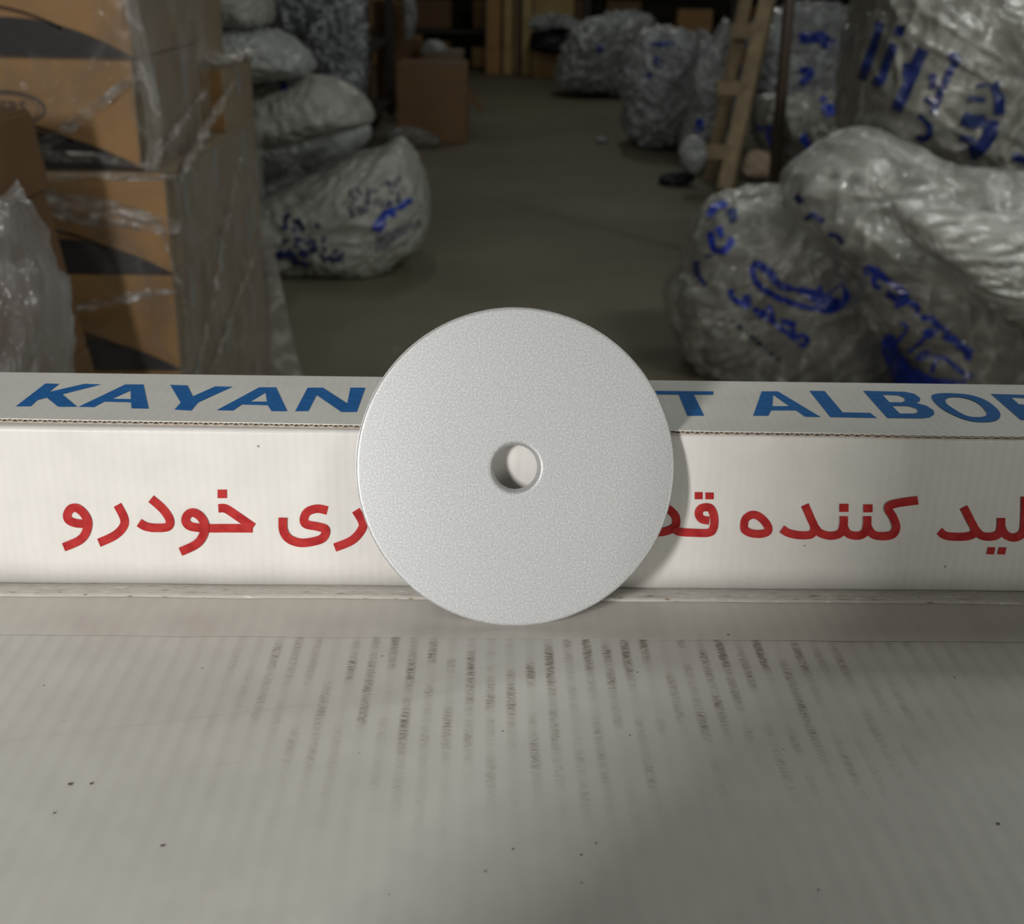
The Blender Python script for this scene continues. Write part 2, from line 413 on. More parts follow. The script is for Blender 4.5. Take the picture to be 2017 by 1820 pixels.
# ================================================================== SETTING
def concrete():
    m, nt, b = new_mat('concrete_floor'); v = coords(nt)
    f = noise_n(nt, v, .9, 5, .6); g = noise_n(nt, v, 14, 4, .6)
    c = ramp(nt, f, [(.30, (.105, .093, .058)), (.52, (.148, .131, .082)), (.72, (.185, .166, .11))])
    c = mixc(nt, math_n(nt, 'MULTIPLY', g, .25), c, (.12, .11, .085))
    c = mixc(nt, math_n(nt, 'MULTIPLY', math_n(nt, 'GREATER_THAN', noise_n(nt, v, 8, 5, .7), .66), .25), c, (.34, .31, .26))
    nt.links.new(c, b.inputs['Base Color']); b.inputs['Roughness'].default_value = .65
    bump(nt, b, g, .3, .004); return m
M['floor'] = concrete()
M['wall'] = simple('dark_plaster', (.10, .09, .07), .9, scale=3)
tag(box('floor', -7, 7, -4, 18, -.12, 0, M['floor']), kind='structure', label='dusty grey-brown concrete floor of the warehouse aisle')
tag(box('wall_back', -7, 7, 18, 18.2, 0, 4.5, M['wall']), kind='structure')
tag(box('wall_left', -7.2, -7, -4, 18, 0, 4.5, M['wall']), kind='structure')
tag(box('wall_right', 7, 7.2, -4, 18, 0, 4.5, M['wall']), kind='structure')
# unseen block added in place of the photographer's body, shading the bench's right part
tag(box('shade_block_1', -.205, .26, -.30, -.036, 0, 4.0, M['wall'], bev=.01), kind='structure', label='unseen square block added behind the viewpoint to shade the bench')

# ================================================================== TABLE CARTON (foreground)
S = .918
big = empty('carton', (0, .18, 0), label='large white cardboard carton whose soot-streaked top fills the foreground', cat='carton')
def local(o, root):
    o.parent = root; o.matrix_parent_inverse = Matrix.Identity(4); o.location = -Vector(root.location); return o
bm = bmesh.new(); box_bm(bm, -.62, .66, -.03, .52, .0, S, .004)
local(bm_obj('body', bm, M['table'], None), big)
# tape strip, slightly glossy, with a crumpled edge, plus crease under the long box
def strip(name, x0, x1, y0f, y1f, z, mat, n=260, thick=.00004):
    V, F = [], []
    for i in range(n + 1):
        x = x0 + (x1 - x0) * i / n
        V += [(x, y0f(x), z), (x, y1f(x), z), (x, y1f(x), z + thick), (x, y0f(x), z + thick)]
    for i in range(n):
        a = i * 4; b = a + 4
        F += [(a, a + 1, b + 1, b), (a + 3, b + 3, b + 2, a + 2), (a, b, b + 3, a + 3), (a + 1, a + 2, b + 2, b + 1)]
    F += [(0, 3, 2, 1), (n * 4, n * 4 + 1, n * 4 + 2, n * 4 + 3)]
    return mesh_obj(name, V, F, mat)
M['tape'] = white_board('taped_board', 'x', base=(.565, .545, .495), amt=.03, period=.0071, rough=.28)
jit = lambda x, a, s: a * noise.noise(Vector((x * s, 3.1, 0)))
t = local(strip('tape', -.62, .66, lambda x: .3977 + jit(x, .0006, 40), lambda x: .52, S + .00015, M['tape']), big); t['label'] = 'glossy yellowed packing tape along the seam'
# raised seam ridge just in front of the long box
V, F = [], []; n = 420
for i in range(n + 1):
    x = -.62 + 1.28 * i / n; y0 = .4283 + jit(x, .0007, 25)
    for dy, dz in ((-.0012, 0), (-.0004, .0009 + jit(x, .0008, 190)), (.0003, .0009), (.003, .0013), (.008, .0010), (.010, 0)):
        V.append((x, y0 + dy, S + .0003 + max(dz, 0)))
for i in range(n):
    for k in range(5): a = i * 6 + k; F.append((a, a + 6, a + 7, a + 1))
m, nt, b = new_mat('seam_ridge'); f = noise_n(nt, coords(nt, (170, 900, 1)), 1, 3)
nt.links.new(ramp(nt, f, [(.30, (.30, .22, .15)), (.38, (.52, .50, .45)), (.66, (.58, .56, .52)), (.72, (.85, .84, .80))]), b.inputs['Base Color']); M['seam'] = m
s_ = local(mesh_obj('seam_ridge', V, F, M['seam'], smooth=True), big); s_['label'] = 'frayed raised seam with white chips and brown specks'
# long scratches and a few stuck crumbs on the top
def dash(p, q, wid, name, mat):
    V, F = ribbon([p, q], wid, smooth=False, step=.02); return local(mesh_obj(name, [(a.x, a.y, S + .0002) for a in V], F, mat), big)
M['scratch'] = simple('scratch', (.66, .64, .60), .4)
pa = lambda x, y: on_z(x, y, S).to_2d()
for a, c in (((0, 1462), (640, 1385)), ((640, 1385), (1010, 1305)), ((330, 1520), (470, 1502))):
    dash(pa(*a), pa(*c), .00022, 'scratch', M['scratch'])
M['crumb'] = simple('dark_crumb', (.07, .06, .05), .8)
for (x, y, r) in [(138, 1544, 5), (180, 1543, 4), (1435, 1250, 3.5), (1966, 1622, 4), (1174, 1660, 2.2), (1241, 1448, 2), (1880, 1334, 2), (752, 1292, 2), (320, 1665, 4), (86, 1350, 2), (1612, 1752, 2), (990, 1440, 2), (1010, 1672, 2.5), (1145, 1683, 2.5), (107, 1601, 3), (398, 1316, 2)]:
    bm = bmesh.new(); bmesh.ops.create_icosphere(bm, subdivisions=1, radius=1)
    for vv in bm.verts:
        vv.co = Vector((vv.co.x * 1.6, vv.co.y, vv.co.z * .4)) * (r * .00011 * (1 + .3 * noise.noise(vv.co * 3 + Vector((x, y, 0)))))
    o = bm_obj('crumb', bm, M['crumb'], big); o.location = on_z(x, y, S + .0002) - big.location

# ================================================================== LONG PRINTED BOX
YF, YB, ZT = .4372, .4985, .9853
lb = empty('long_box', (0, .467, S), label='long low white cardboard box with blue and red lettering, behind the silver disc', cat='box')
# body with softly rounded front top edge
V, F = [], []; n = 200; prof = []
for k in range(7):
    a = math.pi / 2 * k / 6; prof.append((YF + .0020 - .0020 * math.cos(a), ZT - .0018 + .0018 * math.sin(a)))
prof = [(YF, S + .0006), (YF - .00005, S + .012), (YF - .0001, S + .035), (YF - .00005, S + .055)] + prof + [(YB - .001, ZT), (YB, ZT - .002), (YB, S + .0006)]
L = len(prof)
for i in range(n + 1):
    x = -.60 + 1.24 * i / n
    for k, (y, z) in enumerate(prof):
        V.append((x, y + (jit(x, .00008, 30) if k < 6 else 0), z + (jit(x, .0004, 45) if k == 0 else 0)))
for i in range(n):
    for k in range(L):
        a = i * L + k; b2 = i * L + (k + 1) % L; F.append((a, a + L, b2 + L, b2))
F += [tuple(range(L)), tuple(reversed(range(n * L, n * L + L)))]
body = local(mesh_obj('body', V, F, M['front'], smooth=False), lb)
for p in body.data.polygons: p.use_smooth = len(p.vertices) == 4
# lid flap on top: liners and the fluted medium between them, front edge slightly skewed
ye = lambda x: .4385 - .018 * x + jit(x, .0005, 16) * (3 if x > .12 else .6)
zl0, zl1 = ZT + .0003, ZT + .0019
def liner(name, z0, z1, mat, n=240):
    V, F = [], []
    for i in range(n + 1):
        x = -.60 + 1.24 * i / n; y = ye(x)
        V += [(x, y, z0), (x, YB, z0), (x, YB, z1), (x, y, z1)]
    for i in range(n):
        a = i * 4; c = a + 4
        F += [(a, a + 1, c + 1, c), (a + 3, c + 3, c + 2, a + 2), (a, c, c + 3, a + 3), (a + 1, a + 2, c + 2, c + 1)]
    F += [(0, 3, 2, 1), (n * 4, n * 4 + 1, n * 4 + 2, n * 4 + 3)]
    return local(mesh_obj(name, V, F, mat), lb)
liner('lid_top_liner', zl1 - .0003, zl1, M['top'])
liner('lid_bottom_liner', zl0, zl0 + .0003, M['rawedge'])
V, F = [], []; n = 6200; per = .00385
for i in range(n + 1):
    x = -.60 + 1.24 * i / n
    crush = max(0, min(1, (x - .125) / .04)) * .75
    h = math.sin(2 * math.pi * x / per + 1.2 * noise.noise(Vector((x * 60, 0, 0)))); h = max(-1, min(1, h * 1.5)) * .5
    zc = (zl0 + zl1) / 2 + h * (.00105) * (1 - crush)
    y = ye(x) + .0002
    V += [(x, y, zc - .00020), (x, y, zc + .00020), (x, y + .004, zc + .00020), (x, y + .004, zc - .00020)]
for i in range(n):
    a = i * 4; c = a + 4; F += [(a, c, c + 1, a + 1), (a + 1, c + 1, c + 2, a + 2), (a + 3, a, c, c + 3)][:3]
fl = local(mesh_obj('fluting', V, F, M['rawedge']), lb); fl['label'] = 'wavy corrugated paper between the lid liners'
V, F = [], []
for i in range(241):
    x = -.60 + 1.24 * i / 240
    V += [(x, ye(x) + .0022, zl0 + .0002), (x, ye(x) + .0022, zl1 - .0002)]
for i in range(240): F.append((2 * i, 2 * i + 2, 2 * i + 3, 2 * i + 1))
o = local(mesh_obj('flute_shade_strip', V, F, M['flute_shade']), lb)  # dark strip standing in for the shade inside the flute openings
# ---- lettering
PX = 1 / 2.654
def c1(pts): return crop(pts, 0, 700, 2.654)
def c2(pts): return crop(pts, 1260, 700, 2.6645)
ztop = zl1
topproj = lambda x, y: on_z(x, y, ztop)
frontproj = lambda x, y: on_y(x, y, YF)
up = Vector((0, 0, .00012)); fw = Vector((0, -.00024, 0))
blue = {
 'K': c1([(82,268),(237,148),(310,150),(258,192),(440,150),(530,153),(325,205),(404,270),(305,270),(245,222),(195,235),(160,268)]),
 'Y': c1([(890,155),(980,158),(1008,215),(1125,163),(1217,165),(1035,248),(1000,290),(912,285),(945,248)]),
 'N': c1([(1543,293),(1608,170),(1688,170),(1815,252),(1832,170),(1910,170),(1865,297),(1785,297),(1655,208),(1612,293)]),
 'T': c2([(60,187),(388,190),(385,208),(285,207),(338,318),(250,318),(205,207),(62,205)]),
 'L': c2([(890,187),(970,188),(1065,300),(1210,303),(1245,330),(1000,325)]),
}
for k, p in blue.items():
    o = local(planar_print('blue_letter', [poly2d([p])], topproj, M['blue'], None, up), lb); o['label'] = 'blue printed letter ' + k
def letter(name, loops, k):
    o = local(planar_print(name, [poly2d(loops)], topproj, M['blue'], None, up), lb); o['label'] = 'blue printed letter ' + k
letter('blue_letter', [c1([(410,270),(655,153),(750,153),(777,280),(688,278),(685,247),(545,243),(492,272)]), c1([(588,228),(683,185),(684,230)])], 'A')
letter('blue_letter', [c1([(1132,288),(1355,168),(1443,168),(1502,293),(1420,293),(1400,262),(1265,258),(1218,290)]), c1([(1310,243),(1388,196),(1396,243)])], 'A')
letter('blue_letter', [c2([(595,318),(640,190),(725,190),(950,325),(868,323),(820,290),(690,290),(675,318)]), c2([(697,268),(700,208),(785,268)])], 'A')
letter('blue_letter', [c2([(1172,187),(1390,192),(1440,202),(1473,225),(1470,242),(1450,250),(1505,265),(1543,290),(1545,312),(1520,327),(1480,332),(1300,330)]),
        c2([(1275,208),(1360,212),(1388,225),(1392,240),(1375,248),(1310,247)]), c2([(1325,267),(1410,268),(1450,280),(1462,296),(1445,307),(1365,307)])], 'B')
letter('blue_letter', [[tuple(p) for p in smooth_path(c2([(1532,225),(1545,205),(1620,199),(1740,210),(1830,245),(1890,300),(1880,338),(1820,352),(1730,345),(1640,312),(1570,270)]), True, 4)],
        [tuple(p) for p in smooth_path(c2([(1605,235),(1630,222),(1700,225),(1770,250),(1815,295),(1815,320),(1770,328),(1710,318),(1650,285),(1612,258)]), True, 4)]], 'O')
letter('blue_letter', [c2([(1842,203),(2090,210),(2160,235),(2155,262),(2110,272),(2230,345),(2150,345),(2060,285),(2020,282),(2080,342),(2000,340)]), c2([(1950,222),(2060,228),(2085,243),(2060,262),(1990,258)])], 'R')
W1, W2 = 45 / 2.654, 43 / 2.6645
def sq(x0, y0, x1, y1): return [(x0, y0), (x1, y0), (x1, y1), (x0, y1)]
red = [
 [ribbon(c1([(452,880),(395,875),(360,858),(353,830),(372,800),(405,797),(440,825),(461,870),(450,925),(415,965),(335,1000)]), W1)],
 [ribbon(c1([(615,780),(650,850),(645,895),(600,940),(518,978)]), W1)],
 [ribbon(c1([(790,748),(850,800),(887,855),(880,893),(820,900),(765,893),(728,872)]), W1)],
 [ribbon(c1([(1142,799),(1180,800),(1240,838),(1325,897)]), W1), ribbon(c1([(1322,903),(1200,902),(1090,902),(1020,897),(985,885),(971,858),(985,828),(1015,820),(1050,842),(1072,885),(1062,940),(1025,985),(945,1023)]), W1), poly2d([c1(sq(1138,700,1187,745))])],
 [ribbon(c1([(1712,810),(1660,800),(1610,815),(1590,850),(1600,880),(1660,893),(1702,908),(1690,950),(1640,970),(1570,977),(1510,955),(1482,910),(1480,845)]), W1)],
 [ribbon(c1([(1860,808),(1895,870),(1890,910),(1840,965),(1750,1003)]), W1)],
 [ribbon(c2([(365,866),(325,858),(309,830),(320,803),(350,795),(375,805),(390,850),(385,905),(360,928),(280,928),(205,922),(185,900)]), W2), ribbon(c2([(130,795),(160,812),(190,850),(182,900),(120,925),(60,925)]), W2), poly2d([c2(sq(288,716,330,754))]), poly2d([c2(sq(344,718,388,754))])],
 [ribbon(c2([(547,900),(555,857),(590,835),(630,847),(668,888),(672,920),(640,934),(590,932),(557,918)]), W2 * .98, closed=True)],
 [ribbon(c2([(866,783),(895,850),(915,900),(900,937),(840,942),(780,930),(745,908)]), W2), ribbon(c2([(915,895),(945,930),(1000,945),(1050,932),(1068,890),(1070,842)]), W2),
  ribbon(c2([(1068,890),(1090,932),(1140,945),(1178,930),(1192,890),(1193,842)]), W2), ribbon(c2([(1192,890),(1220,935),(1270,947),(1325,938),(1345,900),(1330,850),(1303,800),(1335,777),(1458,758)]), W2),
  poly2d([c2(sq(1047,777,1095,820))]), poly2d([c2(sq(1173,780,1221,822))])],
 [ribbon(c2([(1572,920),(1610,946),(1700,950),(1752,935),(1755,905),(1735,865),(1700,795)]), W2), ribbon(c2([(1755,905),(1790,942),(1845,950),(1885,932),(1895,890),(1896,852)]), W2),
  ribbon(c2([(1895,890),(1915,935),(1960,955),(2005,935),(2018,880),(2022,740)]), W2), poly2d([c2([(1828,1005),(1866,1006),(1858,1043),(1820,1042)])]), poly2d([c2([(1886,1006),(1924,1006),(1915,1043),(1877,1042)])])],
]
for pc in red:
    o = local(planar_print('red_letter', pc, frontproj, M['red'], None, fw), lb); o['label'] = 'red printed Persian lettering'

# ================================================================== SILVER DISC
TH = R_(20.2); DR = .0602; DT = .0064
prof = []      # (radius, depth) front face at depth 0, going back
hr, hr1 = .0086, .0102
prof += [(hr - .0002, DT), (hr - .0002, .0034), (hr, .0030)]
for k in range(1, 7):
    a = math.pi / 2 * k / 6; prof.append((hr1 - (hr1 - hr) * math.cos(a), .0028 * (1 - math.sin(a))))
prof += [(hr1 + .0006, 0), (.03, -.00005), (DR - .0014, 0)]
for k in range(1, 8):
    a = math.pi / 2 * k / 7; prof.append((DR - .0010 + .0010 * math.sin(a), .0010 * (1 - math.cos(a))))
prof += [(DR, DT - .0005), (DR + .0006, DT - .0004), (DR + .0006, DT)]
V, F = [], []; n = 256; L = len(prof)
for i in range(n):
    a = 2 * math.pi * i / n
    for r, d in prof: V.append((r * math.cos(a), d, r * math.sin(a)))
for i in range(n):
    j = (i + 1) % n
    for k in range(L): F.append((i * L + k, i * L + (k + 1) % L, j * L + (k + 1) % L, j * L + k))
disc = mesh_obj('disc', V, F, M['silver'], smooth=True)
bmx = bmesh.new(); bmx.from_mesh(disc.data); bmesh.ops.recalc_face_normals(bmx, faces=bmx.faces); bmx.to_mesh(disc.data); bmx.free()
for e in disc.data.edges:
    pass
disc.data.set_sharp_from_angle(angle=R_(50))
yb = YF - .0013 - (ZT - S) * math.tan(TH) - DT / math.cos(TH)
disc.rotation_euler = (-TH, 0, 0)
disc.location = (.0118, yb + DR * math.sin(TH) + .0002, S + .0014 + DR * math.cos(TH))
tag(disc, 'silver metallic-painted round disc with a central hole, leaning on the white box', 'disc')

# ================================================================== CARTONS, LEFT STACK
XR = -.606
def swoosh(W, H, x0=0, x1=1, peak=.34):
    P = [(x0, 0)]
    for i in range(25):
        t = x0 + (x1 - x0) * i / 24
        h = peak * (1 - ((t - .30) / .70) ** 2) if t > .3 else peak * (1 - ((.3 - t) / 1.1) ** 2)
        P.append((t * W, max(h, 0) * H))
    P.append((x1 * W, 0)); return P
def hexmat():
    m, nt, b = new_mat('charcoal_honeycomb_print'); v = coords(nt, (1, 1, 1))
    vo = nt.nodes.new('ShaderNodeTexVoronoi'); vo.inputs['Scale'].default_value = 120; vo.inputs['Randomness'].default_value = .15
    nt.links.new(v, vo.inputs['Vector'])
    nt.links.new(ramp(nt, vo.outputs['Distance'], [(.2, (.085, .078, .082)), (.5, (.045, .04, .042))]), b.inputs['Base Color'])
    b.inputs['Roughness'].default_value = .6; return m
M['hex'] = hexmat()
def carton(x0, x1, y0, y1, z0, z1, label, group, printed=True, mat='kraft', side='kraft_grey_and_shade', sidetape=True, logo=False, rows=None):
    r = empty('carton', ((x0 + x1) / 2, (y0 + y1) / 2, z0), label=label, cat='carton', group=group)
    W, D, H = x1 - x0, y1 - y0, z1 - z0
    bm = bmesh.new(); box_bm(bm, -W / 2, W / 2, -D / 2, D / 2, 0.0005, H - .0005, .004)
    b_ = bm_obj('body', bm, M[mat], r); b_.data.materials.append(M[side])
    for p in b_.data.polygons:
        if p.normal.x > .1 or p.normal.z > .5: p.material_index = 1  # right side and top of stack cartons: shade put into the board colour
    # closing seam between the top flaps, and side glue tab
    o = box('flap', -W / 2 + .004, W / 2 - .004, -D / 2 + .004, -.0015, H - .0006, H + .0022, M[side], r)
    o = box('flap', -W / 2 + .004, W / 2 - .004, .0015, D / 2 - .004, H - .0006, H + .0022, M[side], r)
    if sidetape:
        o = box('label_tape', W / 2 - .0004, W / 2 + .0006, -.022, .016, H * .50, H * .93, M['tape_grey'], r); o['label'] = 'grey tape tab'
    if printed:
        V, F = poly2d([swoosh(W, H)])
        o = mesh_obj('printed_band', [(p.x - W / 2, -D / 2 - .0012, p.y + .002) for p in V], F, M['hex'], r); o['label'] = 'charcoal honeycomb curve print'
        line = [(t, H * (.45 - .22 * (max(t / W - .15, 0) / .5) ** 2)) for t in [W * k / 20 * .62 for k in range(21)]]
        V, F = ribbon(line, .006, smooth=False)
        o = mesh_obj('printed_line', [(p.x - W / 2, -D / 2 - .0012, p.y) for p in V], F, M['brownink'], r)
    return r, W, D, H
G = 'brown cartons in the wrapped left stack'
hh = .1945
ztops = [.782, .782 - hh, .782 - 2 * hh, .782 - 3 * hh]
words_row = ['top', 'second', 'third', 'bottom']
for k, zt in enumerate(ztops):
    for c, (y0, y1) in enumerate(((2.34, 2.62), (2.625, 2.945), (2.95, 3.30))):
        col = ['front', 'middle', 'rear'][c]
        face = 'printed face' if c == 0 else 'plain side'
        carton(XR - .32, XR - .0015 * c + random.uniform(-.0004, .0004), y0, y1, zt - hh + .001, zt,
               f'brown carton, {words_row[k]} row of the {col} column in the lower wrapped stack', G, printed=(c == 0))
# rear column is one carton higher
carton(XR - .33, XR - .005, 2.95, 3.30, .783, .925, 'brown carton on the rear column, beside the pale sacks', G, printed=False, mat='kraft_deep')
# upper stack set back to the left
for k, (z0, z1) in enumerate(((.785, .983), (.985, 1.183), (1.185, 1.38))):
    lab = ['brown printed carton with oval emblem, directly on the lower wrapped stack', 'brown printed carton with large honeycomb curve, above the oval emblem carton', 'brown carton topmost of the upper wrapped stack'][k]
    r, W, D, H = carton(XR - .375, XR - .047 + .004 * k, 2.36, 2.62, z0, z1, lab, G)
    if k == 0:
        # oval emblem with letters
        for rr, th in ((1, .0045), (.86, .002)):
            V, F = ribbon([(-W / 2 + .085 + .072 * rr * math.cos(a), H * .55 + .030 * rr * math.sin(a)) for a in np.linspace(0, 2 * math.pi, 40)[:-1]], th, closed=True, smooth=False)
            o = mesh_obj('oval_emblem', [(p.x, -D / 2 - .0012, p.y) for p in V], F, M['charcoal'], r)
        text_mesh('DERS', .032, 'emblem_lettering', M['charcoal'], r, Matrix.Translation((-W / 2 + .088, -D / 2 - .0014, H * .55)) @ Matrix.Rotation(math.pi / 2, 4, 'X'))
        o = box('printed_line', -W / 2 + .02, -W / 2 + .15, -D / 2 - .0014, -D / 2 - .0010, H * .33, H * .345, M['brownink'], r)
    carton(XR - .38, XR - .05 + .004 * k, 2.625, 2.90, z0, z1, f'brown carton behind the {"oval emblem carton" if k == 0 else "large-curve carton" if k == 1 else "topmost printed carton"}', G, printed=False)
carton(XR - .39, XR - .062, 2.95, 3.25, .928, 1.22, 'tall orange-brown carton standing on the rear column', G, printed=False, mat='kraft_deep')
# near left column of dark cartons, leaning a little
G2 = 'dark cartons at the left edge'
for k, (za, zb) in enumerate(((.0, .27), (.272, .53), (.532, .800), (.802, .925))):
    lab = ['lowest', 'second', 'third', 'topmost'][k]
    xr = -.703 - ((za + zb) / 2 - .53) * .15
    r, W, H, D = carton(xr - .36, xr, 1.62, 2.05, za, zb, f'dark brown carton, {lab} of the leaning column at the left edge', G2, printed=False, mat='kraft_umber', side='kraft_umber', sidetape=False)
    for ch in r.children:
        for vv in ch.data.vertices: vv.co.x -= (vv.co.z - H / 2) * .15
    if k == 1: o = box('label', W / 2 - .0005, W / 2 + .0008, -.05, .09, .10, .20, M['kraft_grey_and_shade'], r)
# drape film
def sheet(name, fn, nu, nv, mat, parent, amp, sc_, seed, off):
    V, F = [], []
    for i in range(nu + 1):
        for j in range(nv + 1):
            p, nrm = fn(i / nu, j / nv)
            q = Vector((p.x * sc_[0], p.y * sc_[1], p.z * sc_[2])) + Vector((seed, seed, 0))
            d = off + amp * (1 - abs(noise.noise(q)) * 2) ** 2 + amp * .4 * abs(noise.noise(q * 3.1))
            V.append(p + nrm * max(d, .003))
    for i in range(nu):
        for j in range(nv): a = i * (nv + 1) + j; F.append((a, a + nv + 1, a + nv + 2, a + 1))
    return mesh_obj(name, V, F, mat, parent, smooth=True)
def wrap_path(x0, x1, y0, y1):
    L1, L2 = x1 - x0, y1 - y0
    def f(u, z):
        s = u * (L1 + L2)
        if s < L1: p = Vector((x0 + s, y0, z)); nn = Vector((0, -1, 0))
        else: p = Vector((x1, y0 + s - L1, z)); nn = Vector((1, 0, 0))
        k = max(0, 1 - abs(s - L1) / .02) * .5
        nn = (nn * (1 - k) + Vector((.7, -.7, 0)) * k).normalized(); return p, nn
    return f
sw = empty('stretch_wrap', (XR, 2.34, .78), label='clear stretch film wound around the left stack of brown cartons', cat='plastic wrap')
f = wrap_path(XR - .32, XR + .004, 2.338, 3.302)
o = local(sheet('film_layer', lambda u, v: f(u, .05 + v * .73), 150, 90, M['film'], None, .004, (5, 5, 14), 3, .004), sw)
f2 = wrap_path(XR - .38, XR - .036, 2.352, 2.905)
o = local(sheet('film_layer', lambda u, v: f2(u, .79 + v * .55), 130, 70, M['film'], None, .006, (6, 6, 12), 8, .004), sw)
def band(f, z0, z1, u0, u1, wid, seed, mat='film_band', amp=.008):
    def g(u, v):
        uu = u0 + (u1 - u0) * u; t = u
        zc = z0 + (z1 - z0) * t + .008 * noise.noise(Vector((u * 4, seed, 0)))
        ww = wid * (.35 + .65 * abs(math.sin(u * math.pi * .9 + .3)))
        return f(uu, zc + (v - .5) * ww)
    return local(sheet('film_band', g, 90, 10, M[mat], None, amp, (14, 14, 40), seed, .007), sw)
band(f, .742, .680, .02, .27, .055, 1); band(f, .70, .50, .235, .262, .03, 2); band(f, .50, .56, .0, .25, .02, 3)
band(f, .778, .775, .0, .28, .016, 4); band(f2, .80, .97, .13, .40, .03, 5); band(f, .35, .72, .28, .75, .018, 6)
band(f, .30, .50, .30, .95, .015, 7); band(f2, .82, .80, .05, .42, .02, 8); band(f2, .81, .89, .44, .95, .02, 9)
band(f, .765, .90, .28, .75, .03, 10)
# loose vertical film curtain along the corner of the upper stack
def g(u, v):
    z = .77 + .62 * u
    return Vector((XR - .048 + .012 * math.sin(u * 9) + .022 * v, 2.35 + .03 * v + .01 * math.sin(v * 6 + u * 5), z)), Vector((.6, -.8, 0))
local(sheet('film_curtain', g, 60, 10, M['film_band'], None, .008, (10, 10, 5), 21, .004), sw)
# rear foot of the film flaring to the floor
def g(u, v):
    return Vector((XR + .006 + .10 * v * (u ** 1.2), 3.30 + .02 * math.sin(6 * u), .56 - .55 * u)), Vector((.2, -1, 0))
local(sheet('film_tail', g, 50, 14, M['film_band'], None, .010, (8, 8, 5), 31, .002), sw)
# crumpled film on the top of the rear column
def g(u, v):
    return Vector((XR - .28 + .30 * u, 2.94 + .36 * v, .931)), Vector((0, 0, 1))
local(sheet('film_crumple', g, 50, 50, M['film_band'], None, .014, (14, 14, 14), 41, .004), sw)

